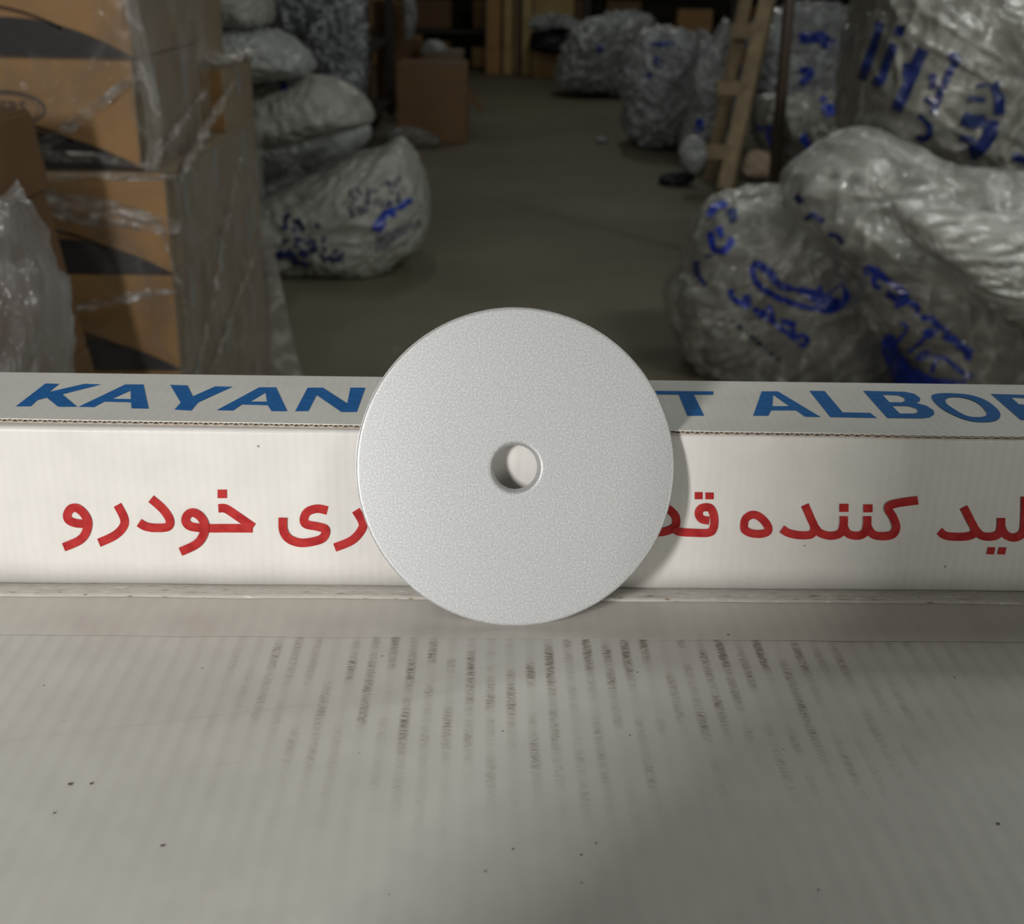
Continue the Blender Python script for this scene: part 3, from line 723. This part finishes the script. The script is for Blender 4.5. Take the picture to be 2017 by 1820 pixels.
# ================================================================== BAGS
BV = {}
def make_bag(name, label, cat, outline, Y, T, mat, group=None, res=(150, 90), amp=.02, seed=0, fold=None, back=1.0, lump=.04, tuck=None):
    """closed crumpled body whose rim follows a traced outline in the vertical plane at depth Y, T deep to the front"""
    P = [on_y(x, y, Y) for x, y in outline]
    P2 = smooth_path([(p.x, p.z) for p in P], True, 8)
    cx = sum(p.x for p in P2) / len(P2); cz = sum(p.y for p in P2) / len(P2)
    ang = np.array([math.atan2(p.y - cz, p.x - cx) for p in P2]); rad = np.array([math.hypot(p.x - cx, p.y - cz) for p in P2])
    o_ = np.argsort(ang); ang = ang[o_]; rad = rad[o_]
    nu, nv = res; size = float(rad.mean())
    th = np.linspace(-math.pi, math.pi, nu, endpoint=False); Rr = np.interp(th, ang, rad, period=2 * math.pi)
    V = []
    base = Vector((cx, Y, max(cz - size, 0)))
    for j in range(1, nv):
        ph = math.pi * j / nv; s = math.sin(ph) ** .62; c = math.copysign(abs(math.cos(ph)) ** .85, math.cos(ph))
        for i in range(nu):
            r = Rr[i] * s; x = cx + r * math.cos(th[i]); z = cz + r * math.sin(th[i]); y = Y - T * c * (1 if c > 0 else back)
            V.append(Vector((x, y, z)))
    V.append(Vector((cx, Y - T, cz))); V.append(Vector((cx, Y + T * back, cz)))
    ctr = Vector((cx, Y, cz)); out = []
    fx, fz = fold or (1, 1); sd = Vector((seed * 7.3, seed * 3.1, seed))
    for k, p in enumerate(V):
        n_ = (p - ctr); n_ = Vector((n_.x, n_.y * size / T, n_.z)).normalized()
        q = Vector((p.x * fx, p.y, p.z * fz)) / size
        wv = noise.noise_vector(q * 1.3 + sd) * .5
        q1 = q * 1.5 + sd + wv; q2 = q * 4.2 + sd * 2 + wv * 2; q3 = q * 10 + sd + wv * 3
        d = lump * size * noise.noise(q1) + amp * ((1 - 2 * abs(noise.noise(q2))) * 1.0 + (1 - 2 * abs(noise.noise(q3))) * .38 - .6)
        dd = (p - ctr); al = math.radians((seed * 47) % 180)
        u_ = dd.x * math.cos(al) + dd.z * math.sin(al); w_ = -dd.x * math.sin(al) + dd.z * math.cos(al)
        q4 = Vector((u_ * 1.6, w_ * 7.5, dd.y * 3)) / size + sd + wv * 1.5
        d += amp * .9 * ((1 - min(1, abs(noise.noise(q4)) * 3.2)) ** 2)
        edge = min(1, (abs(p.y - Y) / T) * 2 + .25)
        p = p + n_ * d * edge
        if p.z < .004: p.z = .004 + .002 * abs(noise.noise(p * 30))
        out.append(p - base)
    F = []
    for j in range(nv - 2):
        for i in range(nu):
            i2 = (i + 1) % nu; F.append((j * nu + i, j * nu + i2, (j + 1) * nu + i2, (j + 1) * nu + i))
    a = len(V) - 2
    for i in range(nu):
        i2 = (i + 1) % nu; F.append((a, i2, i)); F.append((a + 1, (nv - 2) * nu + i, (nv - 2) * nu + i2))
    root = empty(name, base, label=label, cat=cat, group=group)
    o = mesh_obj('body', out, F, mat, root, smooth=True)
    inner = {'bag_film': 'contents', 'bag_film_pale': 'contents', 'bag_film_grey': 'contents_dark', 'bag_film_far': 'contents_far'}.get(mat.name)
    if inner:
        st = 3; ids = [j * nu + i for j in range(0, nv - 1, st) for i in range(0, nu, st)]; cc = ctr - base
        mu = len(range(0, nu, st)); mv = len(range(0, nv - 1, st)); IV = []
        for k in ids:
            q = V[k] - base; dq = q - cc; f_ = .90 + .05 * noise.noise((V[k] - ctr) / size * 2.2 + sd)
            q = cc + dq * f_; q.z = max(q.z, .012 - base.z); IV.append(q)
        IV += [cc + Vector((0, -T * .88, 0)), cc + Vector((0, T * back * .88, 0))]
        IF = [(j * mu + i, j * mu + (i + 1) % mu, (j + 1) * mu + (i + 1) % mu, (j + 1) * mu + i) for j in range(mv - 1) for i in range(mu)]
        na = len(IV) - 2
        IF += [(na, (i + 1) % mu, i) for i in range(mu)] + [(na + 1, (mv - 1) * mu + i, (mv - 1) * mu + (i + 1) % mu) for i in range(mu)]
        mesh_obj('contents', IV, IF, M[inner], root, smooth=True)
    bmq = bmesh.new(); bmq.from_mesh(o.data); bmesh.ops.recalc_face_normals(bmq, faces=bmq.faces); bmq.to_mesh(o.data); bmq.free()
    bv = BVHTree.FromPolygons([p + base for p in out], F)
    return root, bv
def ink_on(bagt, strokes, cr, mat='bagblue', fills=(), lift=.007, label='blue print'):
    root, bv = bagt; ox, oy, s = cr; pieces = []
    for pts, wd in strokes:
        pieces.append(ribbon(crop(pts, ox, oy, s), wd * 1.15 / s, across=4, step=2.5))
    for f_ in fills: pieces.append(fill_grid([tuple(p) for p in smooth_path(crop(f_, ox, oy, s), True, 4)], 2.0))
    for pc in pieces:
        o = surf_print('printed_mark', [pc], bv, M[mat], None, lift)
        if o: o.parent = root; o.location = -Vector(root.location); o['label'] = label

GB = 'blue-printed plastic bags piled on the right'
# lower-left bag of the pile
b1 = make_bag('plastic_bag', 'bulging clear-grey plastic bag with blue oval logo, lowest and nearest of the right pile', 'bag',
    [(1318,560),(1345,520),(1372,440),(1405,400),(1470,382),(1560,375),(1640,400),(1720,480),(1770,600),(1780,760),(1640,830),(1500,800),(1400,745),(1345,690),(1320,620)], 3.68, .24, M['bag'], GB, (240, 150), .012, 1)
b2 = make_bag('plastic_bag', 'wide slumped plastic bag with blue writing lying across the right pile', 'bag',
    [(1540,350),(1590,300),(1650,258),(1720,250),(1800,290),(1900,330),(2060,350),(2240,460),(2280,700),(2150,860),(1900,900),(1800,840),(1770,760),(1710,640),(1630,500),(1560,430)], 3.34, .24, M['bag'], GB, (240, 150), .014, 2, fold=(.7, 1.8), back=.5)
b3 = make_bag('plastic_bag', 'tall bulging plastic bag with blue oval emblem on top of the right pile', 'bag',
    [(1670,200),(1680,100),(1700,20),(1740,-60),(1900,-120),(2100,-120),(2260,0),(2290,200),(2240,360),(2100,430),(1950,410),(1800,380),(1720,310),(1665,260)], 3.95, .36, M['bag_grey'], GB, (240, 150), .014, 3)
b4 = make_bag('plastic_bag', 'shiny plastic bag sagging over the right edge of the pile', 'bag',
    [(1760,400),(1850,395),(1950,420),(2060,440),(2220,560),(2260,760),(2150,780),(2040,660),(1960,610),(1880,540),(1790,470)], 2.98, .09, M['bag_light'], GB, (200, 90), .012, 4, fold=(.5, 2.0), back=.6)
ink_on(b1, [([(880,680),(875,740),(910,840),(1000,920),(1120,985),(1260,1045),(1400,1085),(1560,1105),(1680,1085),(1740,1020),(1752,860)], 50),
   ([(880,680),(930,668),(1020,740),(1110,850),(1230,910)], 60), ([(1590,960),(1720,862)], 22), ([(1500,880),(1510,930)], 30),
   ([(1290,1390),(1100,1250),(960,1150),(880,1090)], 48), ([(1245,1340),(1265,1290),(1180,1200)], 42), ([(1140,1205),(1290,1230)], 42), ([(1080,1190),(1020,1060)], 50), ([(985,1150),(950,1100)], 45),
   ([(850,1080),(850,950)], 36), ([(790,1050),(800,960)], 36), ([(830,1090),(700,1000),(660,930),(710,920)], 42),
   ([(1300,1380),(1320,1345),(1370,1350),(1390,1395),(1350,1435),(1305,1420)], 36)], (1300, 380, 4.802),
   fills=[[(1200,895),(1350,890),(1500,920),(1640,990),(1750,1010),(1710,1090),(1560,1120),(1490,1060),(1330,960)]])
ink_on(b1, [([(670 + k * 62, 1200 + k * 50), (705 + k * 62, 1228 + k * 50)], 26) for k in range(8)] + [([(430,600),(520,595)], 30), ([(355,640),(365,760),(440,880)], 45), ([(680,160),(700,290)], 70)], (1300, 380, 4.802), 'bagblue2', label='faded blue print')
ink_on(b1, [([(470,240),(540,140),(640,120)], 60), ([(490,370),(520,520),(620,540),(690,430)], 55), ([(560,330),(590,420)], 50)], (1300, 380, 4.802))
ink_on(b2, [([(1060,150),(1130,50),(1190,150)], 50), ([(1190,320),(1200,400),(1280,480),(1400,520),(1500,530)], 38), ([(1215,305),(1320,385),(1430,465),(1525,530)], 50), ([(1100,530),(1180,600),(1260,610)], 70),
   ([(1300,20),(1350,90)], 60), ([(1390,250),(1450,210),(1560,280)], 45), ([(1600,380),(1680,400),(1740,480)], 45)], (1300, 380, 4.802), 'bagblue2', label='faded blue print')
st2 = [([(245,290),(270,250),(320,250),(335,300),(300,330),(260,325)], 34), ([(330,270),(480,380),(640,510),(720,620)], 72), ([(350,350),(370,460),(440,470)], 46), ([(500,540),(640,620)], 60),
   ([(600,700),(690,650),(780,660),(850,720),(810,800)], 46), ([(880,840),(960,820),(1050,900),(1180,1000)], 60), ([(900,1000),(1000,920)], 36), ([(960,1050),(1060,950)], 36),
   ([(1100,1040),(1220,1060),(1330,1130),(1400,1200),(1390,1280)], 60), ([(1200,1000),(1300,1150)], 50),
   ([(560,1000),(610,1080),(700,980),(720,900),(650,880)], 32), ([(740,1200),(880,1080),(1000,940)], 38), ([(830,1260),(950,1180)], 26), ([(1000,1430),(1080,1250),(1300,1420),(1430,1480)], 42), ([(850,1280),(1040,1220)], 24)]
fl2 = [[(545,990),(460,1060),(445,1250),(520,1430),(700,1620),(1000,1660),(1380,1520),(1200,1480),(1000,1450),(860,1370),(740,1250),(650,1150)]]
for bb in (b2,): ink_on(bb, st2, (1660, 480, 5.65), fills=fl2)
st3 = [([(920,170),(880,330),(840,450),(780,610)], 60), ([(1080,190),(1060,280)], 70), ([(1020,340),(970,500),(920,630),(870,610)], 55), ([(1250,370),(1200,480),(1170,560),(1080,760),(1040,850)], 80), ([(1130,480),(1120,600)], 70),
   ([(1450,450),(1480,430),(1500,470),(1450,540),(1380,700),(1310,880)], 50), ([(1320,570),(1320,680)], 45), ([(1210,880),(1290,960),(1290,1030),(1240,1060),(1200,1040)], 38), ([(1770,640),(1815,740),(1815,880)], 70), ([(1770,920),(1740,1050),(1650,1150),(1600,1170)], 95),
   ([(1930,1190),(2017,1230),(2100,1300)], 50), ([(1280,800),(1310,760)], 80)]
ink_on(b3, st3, (1500, 0, 3.9), 'bagnavy', label='navy print')
ink_on(b3, [([(1640,665),(1750,640)], 24), ([(1590,750),(1720,770)], 36), ([(1540,900),(1620,930),(1720,920)], 90), ([(1530,1050),(1640,1080)], 40)], (1500, 0, 3.9), 'bagblue2', label='faded blue print')
# middle bags behind the ladder
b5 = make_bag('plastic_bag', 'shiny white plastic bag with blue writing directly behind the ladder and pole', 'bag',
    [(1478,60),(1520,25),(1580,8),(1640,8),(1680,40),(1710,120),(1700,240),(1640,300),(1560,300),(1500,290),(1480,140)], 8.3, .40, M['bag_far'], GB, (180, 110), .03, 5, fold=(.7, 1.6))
b6 = make_bag('plastic_bag', 'dark sagging plastic bag with blue marks under the shiny one, behind the pole', 'bag',
    [(1500,200),(1560,190),(1680,200),(1740,260),(1730,400),(1650,470),(1570,450),(1538,340),(1505,270)], 5.6, .30, M['bag_grey'], GB, (160, 100), .03, 6, back=.6)
ink_on(b5, [([(1560,240),(1740,235),(1700,290)], 60), ([(1820,300),(1900,270)], 50), ([(1560,430),(1640,450),(1560,520)], 38)], (1080, 0, 3.152), lift=.008)
ink_on(b6, [([(1690,640),(1750,660),(1770,720)], 70), ([(1200,850),(1380,820),(1330,920)], 80), ([(1580,840),(1620,910)], 50)], (1080, 0, 3.152), lift=.008)
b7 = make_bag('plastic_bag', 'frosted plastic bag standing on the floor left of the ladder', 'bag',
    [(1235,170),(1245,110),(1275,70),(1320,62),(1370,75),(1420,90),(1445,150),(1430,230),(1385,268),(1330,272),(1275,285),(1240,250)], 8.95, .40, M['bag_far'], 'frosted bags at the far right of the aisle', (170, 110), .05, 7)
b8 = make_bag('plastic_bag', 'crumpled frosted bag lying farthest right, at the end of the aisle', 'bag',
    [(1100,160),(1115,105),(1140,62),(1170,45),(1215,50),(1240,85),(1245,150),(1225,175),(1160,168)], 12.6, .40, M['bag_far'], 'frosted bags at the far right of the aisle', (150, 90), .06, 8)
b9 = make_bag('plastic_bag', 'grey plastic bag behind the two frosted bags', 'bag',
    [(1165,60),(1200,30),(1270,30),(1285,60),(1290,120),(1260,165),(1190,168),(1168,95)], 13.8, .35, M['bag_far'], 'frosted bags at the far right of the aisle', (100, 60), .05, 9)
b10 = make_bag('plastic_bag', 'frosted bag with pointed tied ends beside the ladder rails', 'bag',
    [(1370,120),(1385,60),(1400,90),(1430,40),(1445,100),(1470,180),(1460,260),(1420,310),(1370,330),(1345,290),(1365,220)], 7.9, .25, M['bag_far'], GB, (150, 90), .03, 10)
ink_on(b7, [([(650,370),(710,400)], 40), ([(640,280),(790,270)], 26), ([(610,450),(650,470)], 26)], (1080, 0, 3.152), lift=.012)
ink_on(b8, [([(300,290),(340,310)], 34)], (1080, 0, 3.152), lift=.012)
ink_on(b10, [([(950,740),(940,820)], 40)], (1080, 0, 3.152), lift=.012)
# pale film-wrapped lumps: crumpled scrap and white cup-like plastic near the ladder foot
make_bag('plastic_scrap', 'crumpled clear plastic scrap hanging by the ladder foot', 'plastic scrap', [(1340,300),(1352,275),(1378,272),(1390,300),(1382,330),(1358,338)], 7.0, .06, M['bag_far'], None, (60, 40), .012, 11)
make_bag('rag', 'dark crumpled rag on the floor left of the ladder foot', 'rag', [(1298,358),(1312,345),(1335,340),(1362,335),(1366,352),(1345,362),(1315,366)], 7.2, .06, M['black'], None, (60, 40), .012, 12)
make_bag('paper_scrap', 'small pale paper scrap on the aisle floor', 'paper scrap', [(1172,275),(1185,270),(1198,275),(1188,280)], 9.05, .05, M['bag_far'], None, (30, 20), .004, 13)
make_bag('foam_block', 'crumpled tan foam lump on the floor between ladder and pole', 'foam', [(1465,330),(1480,300),(1520,305),(1522,330),(1505,345),(1470,345)], 7.35, .07, simple('tan_foam', (.50, .38, .28), .8, scale=20, bmp=.01), None, (60, 40), .010, 14)

# left sacks
GS = 'pale sacks stacked behind the cartons'
s1 = make_bag('woven_sack', 'big pale sack with dark dotted print, lowest of the sacks beside the aisle', 'sack',
    [(455,500),(450,440),(500,405),(560,370),(620,340),(690,310),(745,300),(785,282),(820,320),(845,390),(840,450),(800,500),(740,528),(640,533),(560,530),(490,528)], 5.1, .42, M['sack'], GS, (210, 130), .011, 20)
s2 = make_bag('woven_sack', 'pale sack bulging to the right, third from the floor behind the wrapped cartons', 'sack',
    [(415,168),(480,156),(570,148),(640,150),(700,175),(738,225),(715,245),(640,262),(560,282),(470,288),(410,270),(400,215)], 5.25, .32, M['sack'], GS, (180, 100), .011, 21, back=.6)
s3 = make_bag('woven_sack', 'flattened grey-blue sack squeezed between two pale sacks', 'sack',
    [(420,296),(500,286),(560,270),(640,262),(720,245),(728,275),(690,305),(620,335),(590,375),(520,395),(430,392),(405,345)], 5.80, .26, M['sack_pale'], GS, (150, 90), .011, 22)
s4 = make_bag('woven_sack', 'pale blue-grey sack second from the top behind the cartons', 'sack',
    [(400,70),(450,55),(520,60),(580,85),(615,125),(600,145),(520,155),(420,150),(395,110)], 5.0, .32, M['sack_pale'], GS, (160, 90), .011, 23)
s5 = make_bag('woven_sack', 'topmost pale sack behind the cartons', 'sack',
    [(400,-60),(460,-70),(510,-30),(530,30),(510,52),(430,50),(395,10)], 5.0, .30, M['sack'], GS, (120, 80), .011, 24)
s6 = make_bag('woven_sack', 'pale sack wedged low behind the wrapped cartons', 'sack',
    [(500,310),(560,305),(600,345),(590,400),(550,430),(505,420)], 5.55, .10, M['sack_pale'], GS, (120, 80), .011, 25)
random.seed(5)
dots = []
for k in range(46):
    a, b_ = random.random(), random.random(); x = 880 + 290 * a; y = 1130 - 80 * a + 150 * b_ ; dots.append(([(x, y), (x + 8, y + 22)], 11))
for k in range(34):
    a, b_ = random.random(), random.random(); x = 470 + 250 * a; y = 1260 + 180 * b_ + 60 * a; dots.append(([(x, y), (x + 14, y + 26)], 17))
for k in range(16):
    x = 690 + random.random() * 130; y = 1480 + random.random() * 90; dots.append(([(x, y), (x + 32, y - 12)], 13))
for k in range(10):
    x = 1040 + 26 * k; dots.append(([(x, 1400 - 10 * k), (x + 8, 1500 - 16 * k)], 9))
rt, bv = s1
pcs = [ribbon(crop(p, 400, 0, 3.0333), wd / 3.0333, across=2, step=3) for p, wd in dots]
o = surf_print('dotted_print', pcs, bv, M['bagblue2'], None, .007); o.parent = rt; o.location = -Vector(rt.location); o['kind'] = 'stuff'; o['label'] = 'dark dotted print'
ink_on(s1, [([(1035,1375),(1080,1290),(1140,1260)], 50), ([(1140,1255),(1240,1195)], 26)], (400, 0, 3.0333), lift=.008)
ink_on(s1, [([(455,1500),(480,1540)], 44), ([(500,1490),(545,1540),(560,1575)], 40), ([(580,1500),(630,1520)], 36), ([(585,1560),(640,1585)], 26)], (400, 0, 3.0333), 'bagnavy', lift=.008, label='dark smeared print')
ink_on(s2, [([(480,500),(490,545)], 34)], (400, 0, 3.0333), lift=.008)
# grey wrapped rolls
make_bag('foil_bundle', 'tall shiny grey film-wrapped bundle leaning behind the sacks', 'bundle',
    [(620,70),(650,20),(690,10),(712,40),(714,190),(690,172),(650,158),(628,130)], 6.2, .22, M['foil'], 'grey film bundles', (130, 90), .03, 30, fold=(1, .5))
make_bag('foil_bundle', 'dark grey film-wrapped bundle slanting up behind the top sacks', 'bundle',
    [(530,-40),(600,-60),(700,-40),(712,30),(690,80),(640,110),(600,100),(545,50)], 6.6, .22, M['foil'], 'grey film bundles', (130, 90), .03, 31)
# near clear plastic at bottom left
cb = make_bag('plastic_bag', 'crumpled clear plastic bag at the lower left edge, in front of the cartons', 'bag',
    [(-60,420),(0,392),(30,400),(50,440),(55,490),(85,540),(108,600),(108,680),(120,800),(140,1050),(150,1300),(130,1480),(60,1600),(-60,1612),(-190,1560),(-230,1300),(-210,900),(-150,560)], 1.45, .12, M['clear'], None, (240, 200), .016, 40, fold=(3, 1.6))

# ================================================================== LADDER, POLE, RACKS, FAR STUFF
ld = empty('ladder', on_z(1405, 375, 0), label='rough wooden ladder leaning among the bags on the right', cat='ladder')
ya, yb_ = 6.9, 7.5
def rail(pa_, pb_, w_):
    a = on_z(*pa_, 0.0); bpt = on_y(pb_[0], pb_[1], yb_)
    bm = bmesh.new(); bar_bm(bm, a, bpt, w_, .06); return local(bm_obj('rail', bm, M['wood_pale'], None), ld)
rail((1428, 376), (1522, -40), .085); rail((1398, 352), (1476, -40), .05)
for (x, y) in ((1464, 60), (1437, 172), (1412, 298)):
    t_ = (376 - y) / 416; Yp = 7.0 + .5 * t_
    a = on_y(x - 26, y, Yp); c_ = on_y(x + 26, y + 2, Yp)
    bm = bmesh.new(); bar_bm(bm, a, c_, .05, .075); local(bm_obj('rung', bm, M['wood_pale'], None), ld)
pa0, pa1 = on_y(1527, 330, 5.05), on_y(1558, -40, 5.15)
dz_ = (pa1 - pa0) / (pa1.z - pa0.z); pz = pa0 - dz_ * pa0.z; ptop = pa0 + dz_ * (2.2 - pa0.z)
pole = empty('pole', pz, label='thin dark brown steel pole standing just right of the ladder', cat='pole')
bm = bmesh.new(); bmesh.ops.create_cone(bm, cap_ends=True, segments=20, radius1=.024, radius2=.022, depth=(ptop - pz).length, matrix=Matrix.Translation((0, 0, (ptop - pz).length / 2)))
o = bm_obj('tube', bm, M['rust'], pole, True); o.rotation_euler = (ptop - pz).to_track_quat('Z', 'Y').to_euler()
bm = bmesh.new(); bmesh.ops.create_cone(bm, cap_ends=True, segments=20, radius1=.07, radius2=.06, depth=.012, matrix=Matrix.Translation((0, 0, .007)))
bm_obj('foot_plate', bm, M['rust'], pole)

def plain_carton(px0, px1, ybase, ytop, depth, label, mat='kraft_dark', Yo=None, zb=0.0, group=None, rz=0):
    """carton whose front lower edge is at pixel row ybase (on the floor) or at depth Yo with bottom zb"""
    if Yo is None: Yo = on_z((px0 + px1) / 2, ybase, 0).y
    a = on_y(px0, ybase, Yo); b_ = on_y(px1, ybase, Yo); zt = on_y((px0 + px1) / 2, ytop, Yo).z
    r = empty('carton', ((a.x + b_.x) / 2, Yo + depth / 2, zb), (0, 0, rz), label=label, cat='carton', group=group)
    W = b_.x - a.x; H = zt - zb
    bm = bmesh.new(); box_bm(bm, -W / 2, W / 2, -depth / 2, depth / 2, .001, H, .006)
    bm_obj('body', bm, M[mat], r)
    box('flap', -W / 2 + .01, W / 2 - .01, -depth / 2 + .01, -.003, H, H + .006, M[mat], r)
    box('flap', -W / 2 + .01, W / 2 - .01, .003, depth / 2 - .01, H, H + .006, M[mat], r)
    return r, W, H, depth
r, W, H, D = plain_carton(783, 920, 281, 127, .45, 'large brown cardboard carton standing alone by the aisle', 'kraft_dark')
o = box('tape_strip', -W * .15, W / 2 - .02, -D / 2 + .005, -D / 2 + .06, H + .006, H + .010, M['tape_grey'], r)
fl_ = mesh_obj('side_flap', [(W / 2, -D / 2 + .02, H * .62), (W / 2 + .10, -D / 2 + .06, H * .40), (W / 2 + .11, -D / 2 + .10, H * .43), (W / 2, -D / 2 + .12, H * .74)], [(0, 1, 2, 3)], M['kraft_dark'], r)
fm = fl_.modifiers.new('thick', 'SOLIDIFY'); fm.thickness = .006
GF = 'cartons around the left rack'
make_bag('film_scrap', 'crumpled clear film on the floor before the lone carton', 'plastic film', [(765,262),(790,252),(830,258),(858,268),(862,282),(800,284),(768,280)], 8.7, .08, M['clear'], None, (60, 40), .02, 50)
# rack on the left of the aisle
rk = empty('shelf_rack', (-1.05, 8.3, 0), label='dark steel shelf rack left of the aisle', cat='shelf rack')
rp = [(on_z(722, 292, 0)), (on_z(742, 275, 0) + Vector((0, .35, 0)))]
x0 = rp[0].x; y0 = rp[0].y
posts = [(x0, y0), (x0 + .02, y0 + 2.0), (x0 - .9, y0), (x0 - .9, y0 + 2.0)]
for (x, y) in posts:
    local(box('post', x - .03, x + .03, y - .03, y + .03, 0, 2.2, M['steel']), rk)
for z in (.14, .62, 1.15):
    local(box('shelf', x0 - .93, x0 + .02, y0 - .02, y0 + 2.02, z - .03, z, M['steel']), rk)
def shelf_carton(x, y, z, wx, wy, h, label, mat):
    r = empty('carton', (x, y, z), label=label, cat='carton', group=GF)
    bm = bmesh.new(); box_bm(bm, -wx / 2, wx / 2, -wy / 2, wy / 2, .001, h, .005); bm_obj('body', bm, M[mat], r)
    box('flap', -wx / 2 + .01, wx / 2 - .01, -wy / 2 + .01, -.003, h, h + .005, M[mat], r)
    box('flap', -wx / 2 + .01, wx / 2 - .01, .003, wy / 2 - .01, h, h + .005, M[mat], r)
    box('packing_tape', -wx / 2 + .01, wx / 2 - .01, -.025, .025, h + .005, h + .006, M['tape_grey'], r)
shelf_carton(x0 - .30, y0 + .45, .62, .44, .5, .36, 'dark brown carton on the upper shelf of the left rack, front', 'kraft_dark')
shelf_carton(x0 - .30, y0 + 1.2, .62, .44, .5, .30, 'dark brown carton on the upper shelf of the left rack, rear', 'kraft_dark')
shelf_carton(x0 - .30, y0 + .45, .14, .44, .5, .34, 'brown carton on the lower shelf of the left rack, front', 'kraft_dark')
shelf_carton(x0 - .30, y0 + 1.3, .14, .44, .5, .38, 'brown carton on the lower shelf of the left rack, rear', 'kraft_dark')
_, _, H1, _ = plain_carton(742, 828, 205, 75, .5, 'brown carton between the rack and the lone carton', 'kraft_dark', Yo=10.9)
plain_carton(836, 912, 190, 103, .45, 'grey-brown carton just behind the lone carton', 'kraft_grey_and_shade', Yo=10.2)
plain_carton(735, 770, 70, 2, .4, 'tall narrow carton beyond the rack', 'kraft_dark', Yo=10.92, zb=H1 + .01)
plain_carton(775, 800, 75, 5, .3, 'small pale-taped carton above the dark carton beyond the rack', 'kraft_dark', Yo=10.96, zb=H1 + .01)
make_bag('film_scrap', 'white plastic film caught on top of the lone carton', 'plastic film', [(832,96),(846,82),(868,86),(880,98),(860,106),(838,106)], 10.4, .12, M['bag_far'], None, (50, 30), .02, 51)
make_bag('film_scrap', 'pale plastic film hanging between cartons beyond the rack', 'plastic film', [(796,0),(812,-10),(818,20),(814,68),(800,72),(798,30)], 10.3, .05, M['bag_far'], None, (50, 30), .02, 52)
# dark shelving at the back
bk = empty('shelf_rack', (0, 16.2, 0), label='dark back rack with wide shelves across the end of the aisle', cat='shelf rack')
for x in (-2.6, -1.0, 1.2, 3.0, 4.8):
    local(box('post', x - .04, x + .04, 15.9, 15.98, 0, 3, M['steel']), bk)
for z in (.45, 1.0, 1.7):
    local(box('shelf', -2.6, 4.8, 15.9, 17.2, z - .04, z, M['steel']), bk)
GBk = 'cartons on the back rack'
random.seed(11); k_ = 0
cm = ['kraft_dark', 'kraft_deep', 'kraft', 'kraft_grey_and_shade']
side_words = ['leftmost', 'second from left', 'third from left', 'fourth from left', 'fifth from left', 'sixth from left', 'seventh from left', 'eighth from left', 'rightmost']
for sh, z in (('lower', .01), ('middle', .46)):
    for k in range(9):
        x = -2.3 + .80 * k + random.uniform(-.06, .06); h = random.uniform(.22, .36)
        r = empty('carton', (x, 16.3, z), label=f'dim brown carton, {side_words[k]} on the {sh} level of the back rack', cat='carton', group=GBk)
        wx = random.uniform(.42, .62)
        box('body', -wx / 2, wx / 2, -.25, .25, .001, h, M[random.choice(cm[:3])], r, .006)
        box('flap', -wx / 2 + .01, wx / 2 - .01, -.24, -.003, h, h + .006, M['kraft_dark'], r)
# upright boards leaning before the back rack
GU = 'upright boards at the end of the aisle'
def board(px0, px1, ybase, label, mat, Y, top=1.35, th=.03):
    a = on_y(px0, ybase, Y); b_ = on_y(px1, ybase, Y)
    r = empty('board', ((a.x + b_.x) / 2, Y, 0), (R_(-4), 0, 0), label=label, cat='board', group=GU)
    W = b_.x - a.x
    box('panel', -W / 2, W / 2, 0, th, .003, top, M[mat], r, .004)
    box('edge_strip', -W / 2 + .002, -W / 2 + .018, -.006, 0, .003, top - .01, M['wood_pale'], r)
M['board_orange'] = simple('orange_board', (.42, .20, .07), .6, var=.2, scale=5)
M['board_yellow'] = simple('yellow_board', (.46, .33, .13), .6, var=.2, scale=5)
board(957, 985, 144, 'reddish brown upright board, leftmost at the end of the aisle', 'board_orange', 15.0)
board(990, 1008, 144, 'narrow tan upright board beside the reddish one', 'board_yellow', 15.05)
board(1012, 1022, 145, 'thin dark upright slat between tan boards', 'kraft_dark', 15.1)
board(1026, 1046, 146, 'yellowish upright board right of the thin dark slat', 'board_yellow', 14.95)
board(1050, 1130, 40, 'wide tan upright sheet behind the wrapped carton', 'board_yellow', 15.3)
r, W, H, D = plain_carton(1048, 1112, 149, 98, .5, 'orange-brown carton under dark film at the end of the aisle', 'kraft_deep', Yo=14.6)
make_bag('film_bundle', 'dark film-wrapped bundle on the orange-brown end carton', 'bundle', [(1046,98),(1050,62),(1075,50),(1120,58),(1150,80),(1140,100),(1090,103)], 14.7, .22, M['black'], None, (90, 60), .02, 53)
make_bag('film_scrap', 'pale film draped over the dark bundle at the end of the aisle', 'plastic film', [(1044,62),(1050,34),(1090,28),(1140,40),(1165,66),(1130,60),(1080,52)], 14.5, .12, M['bag_far'], None, (80, 50), .03, 54)
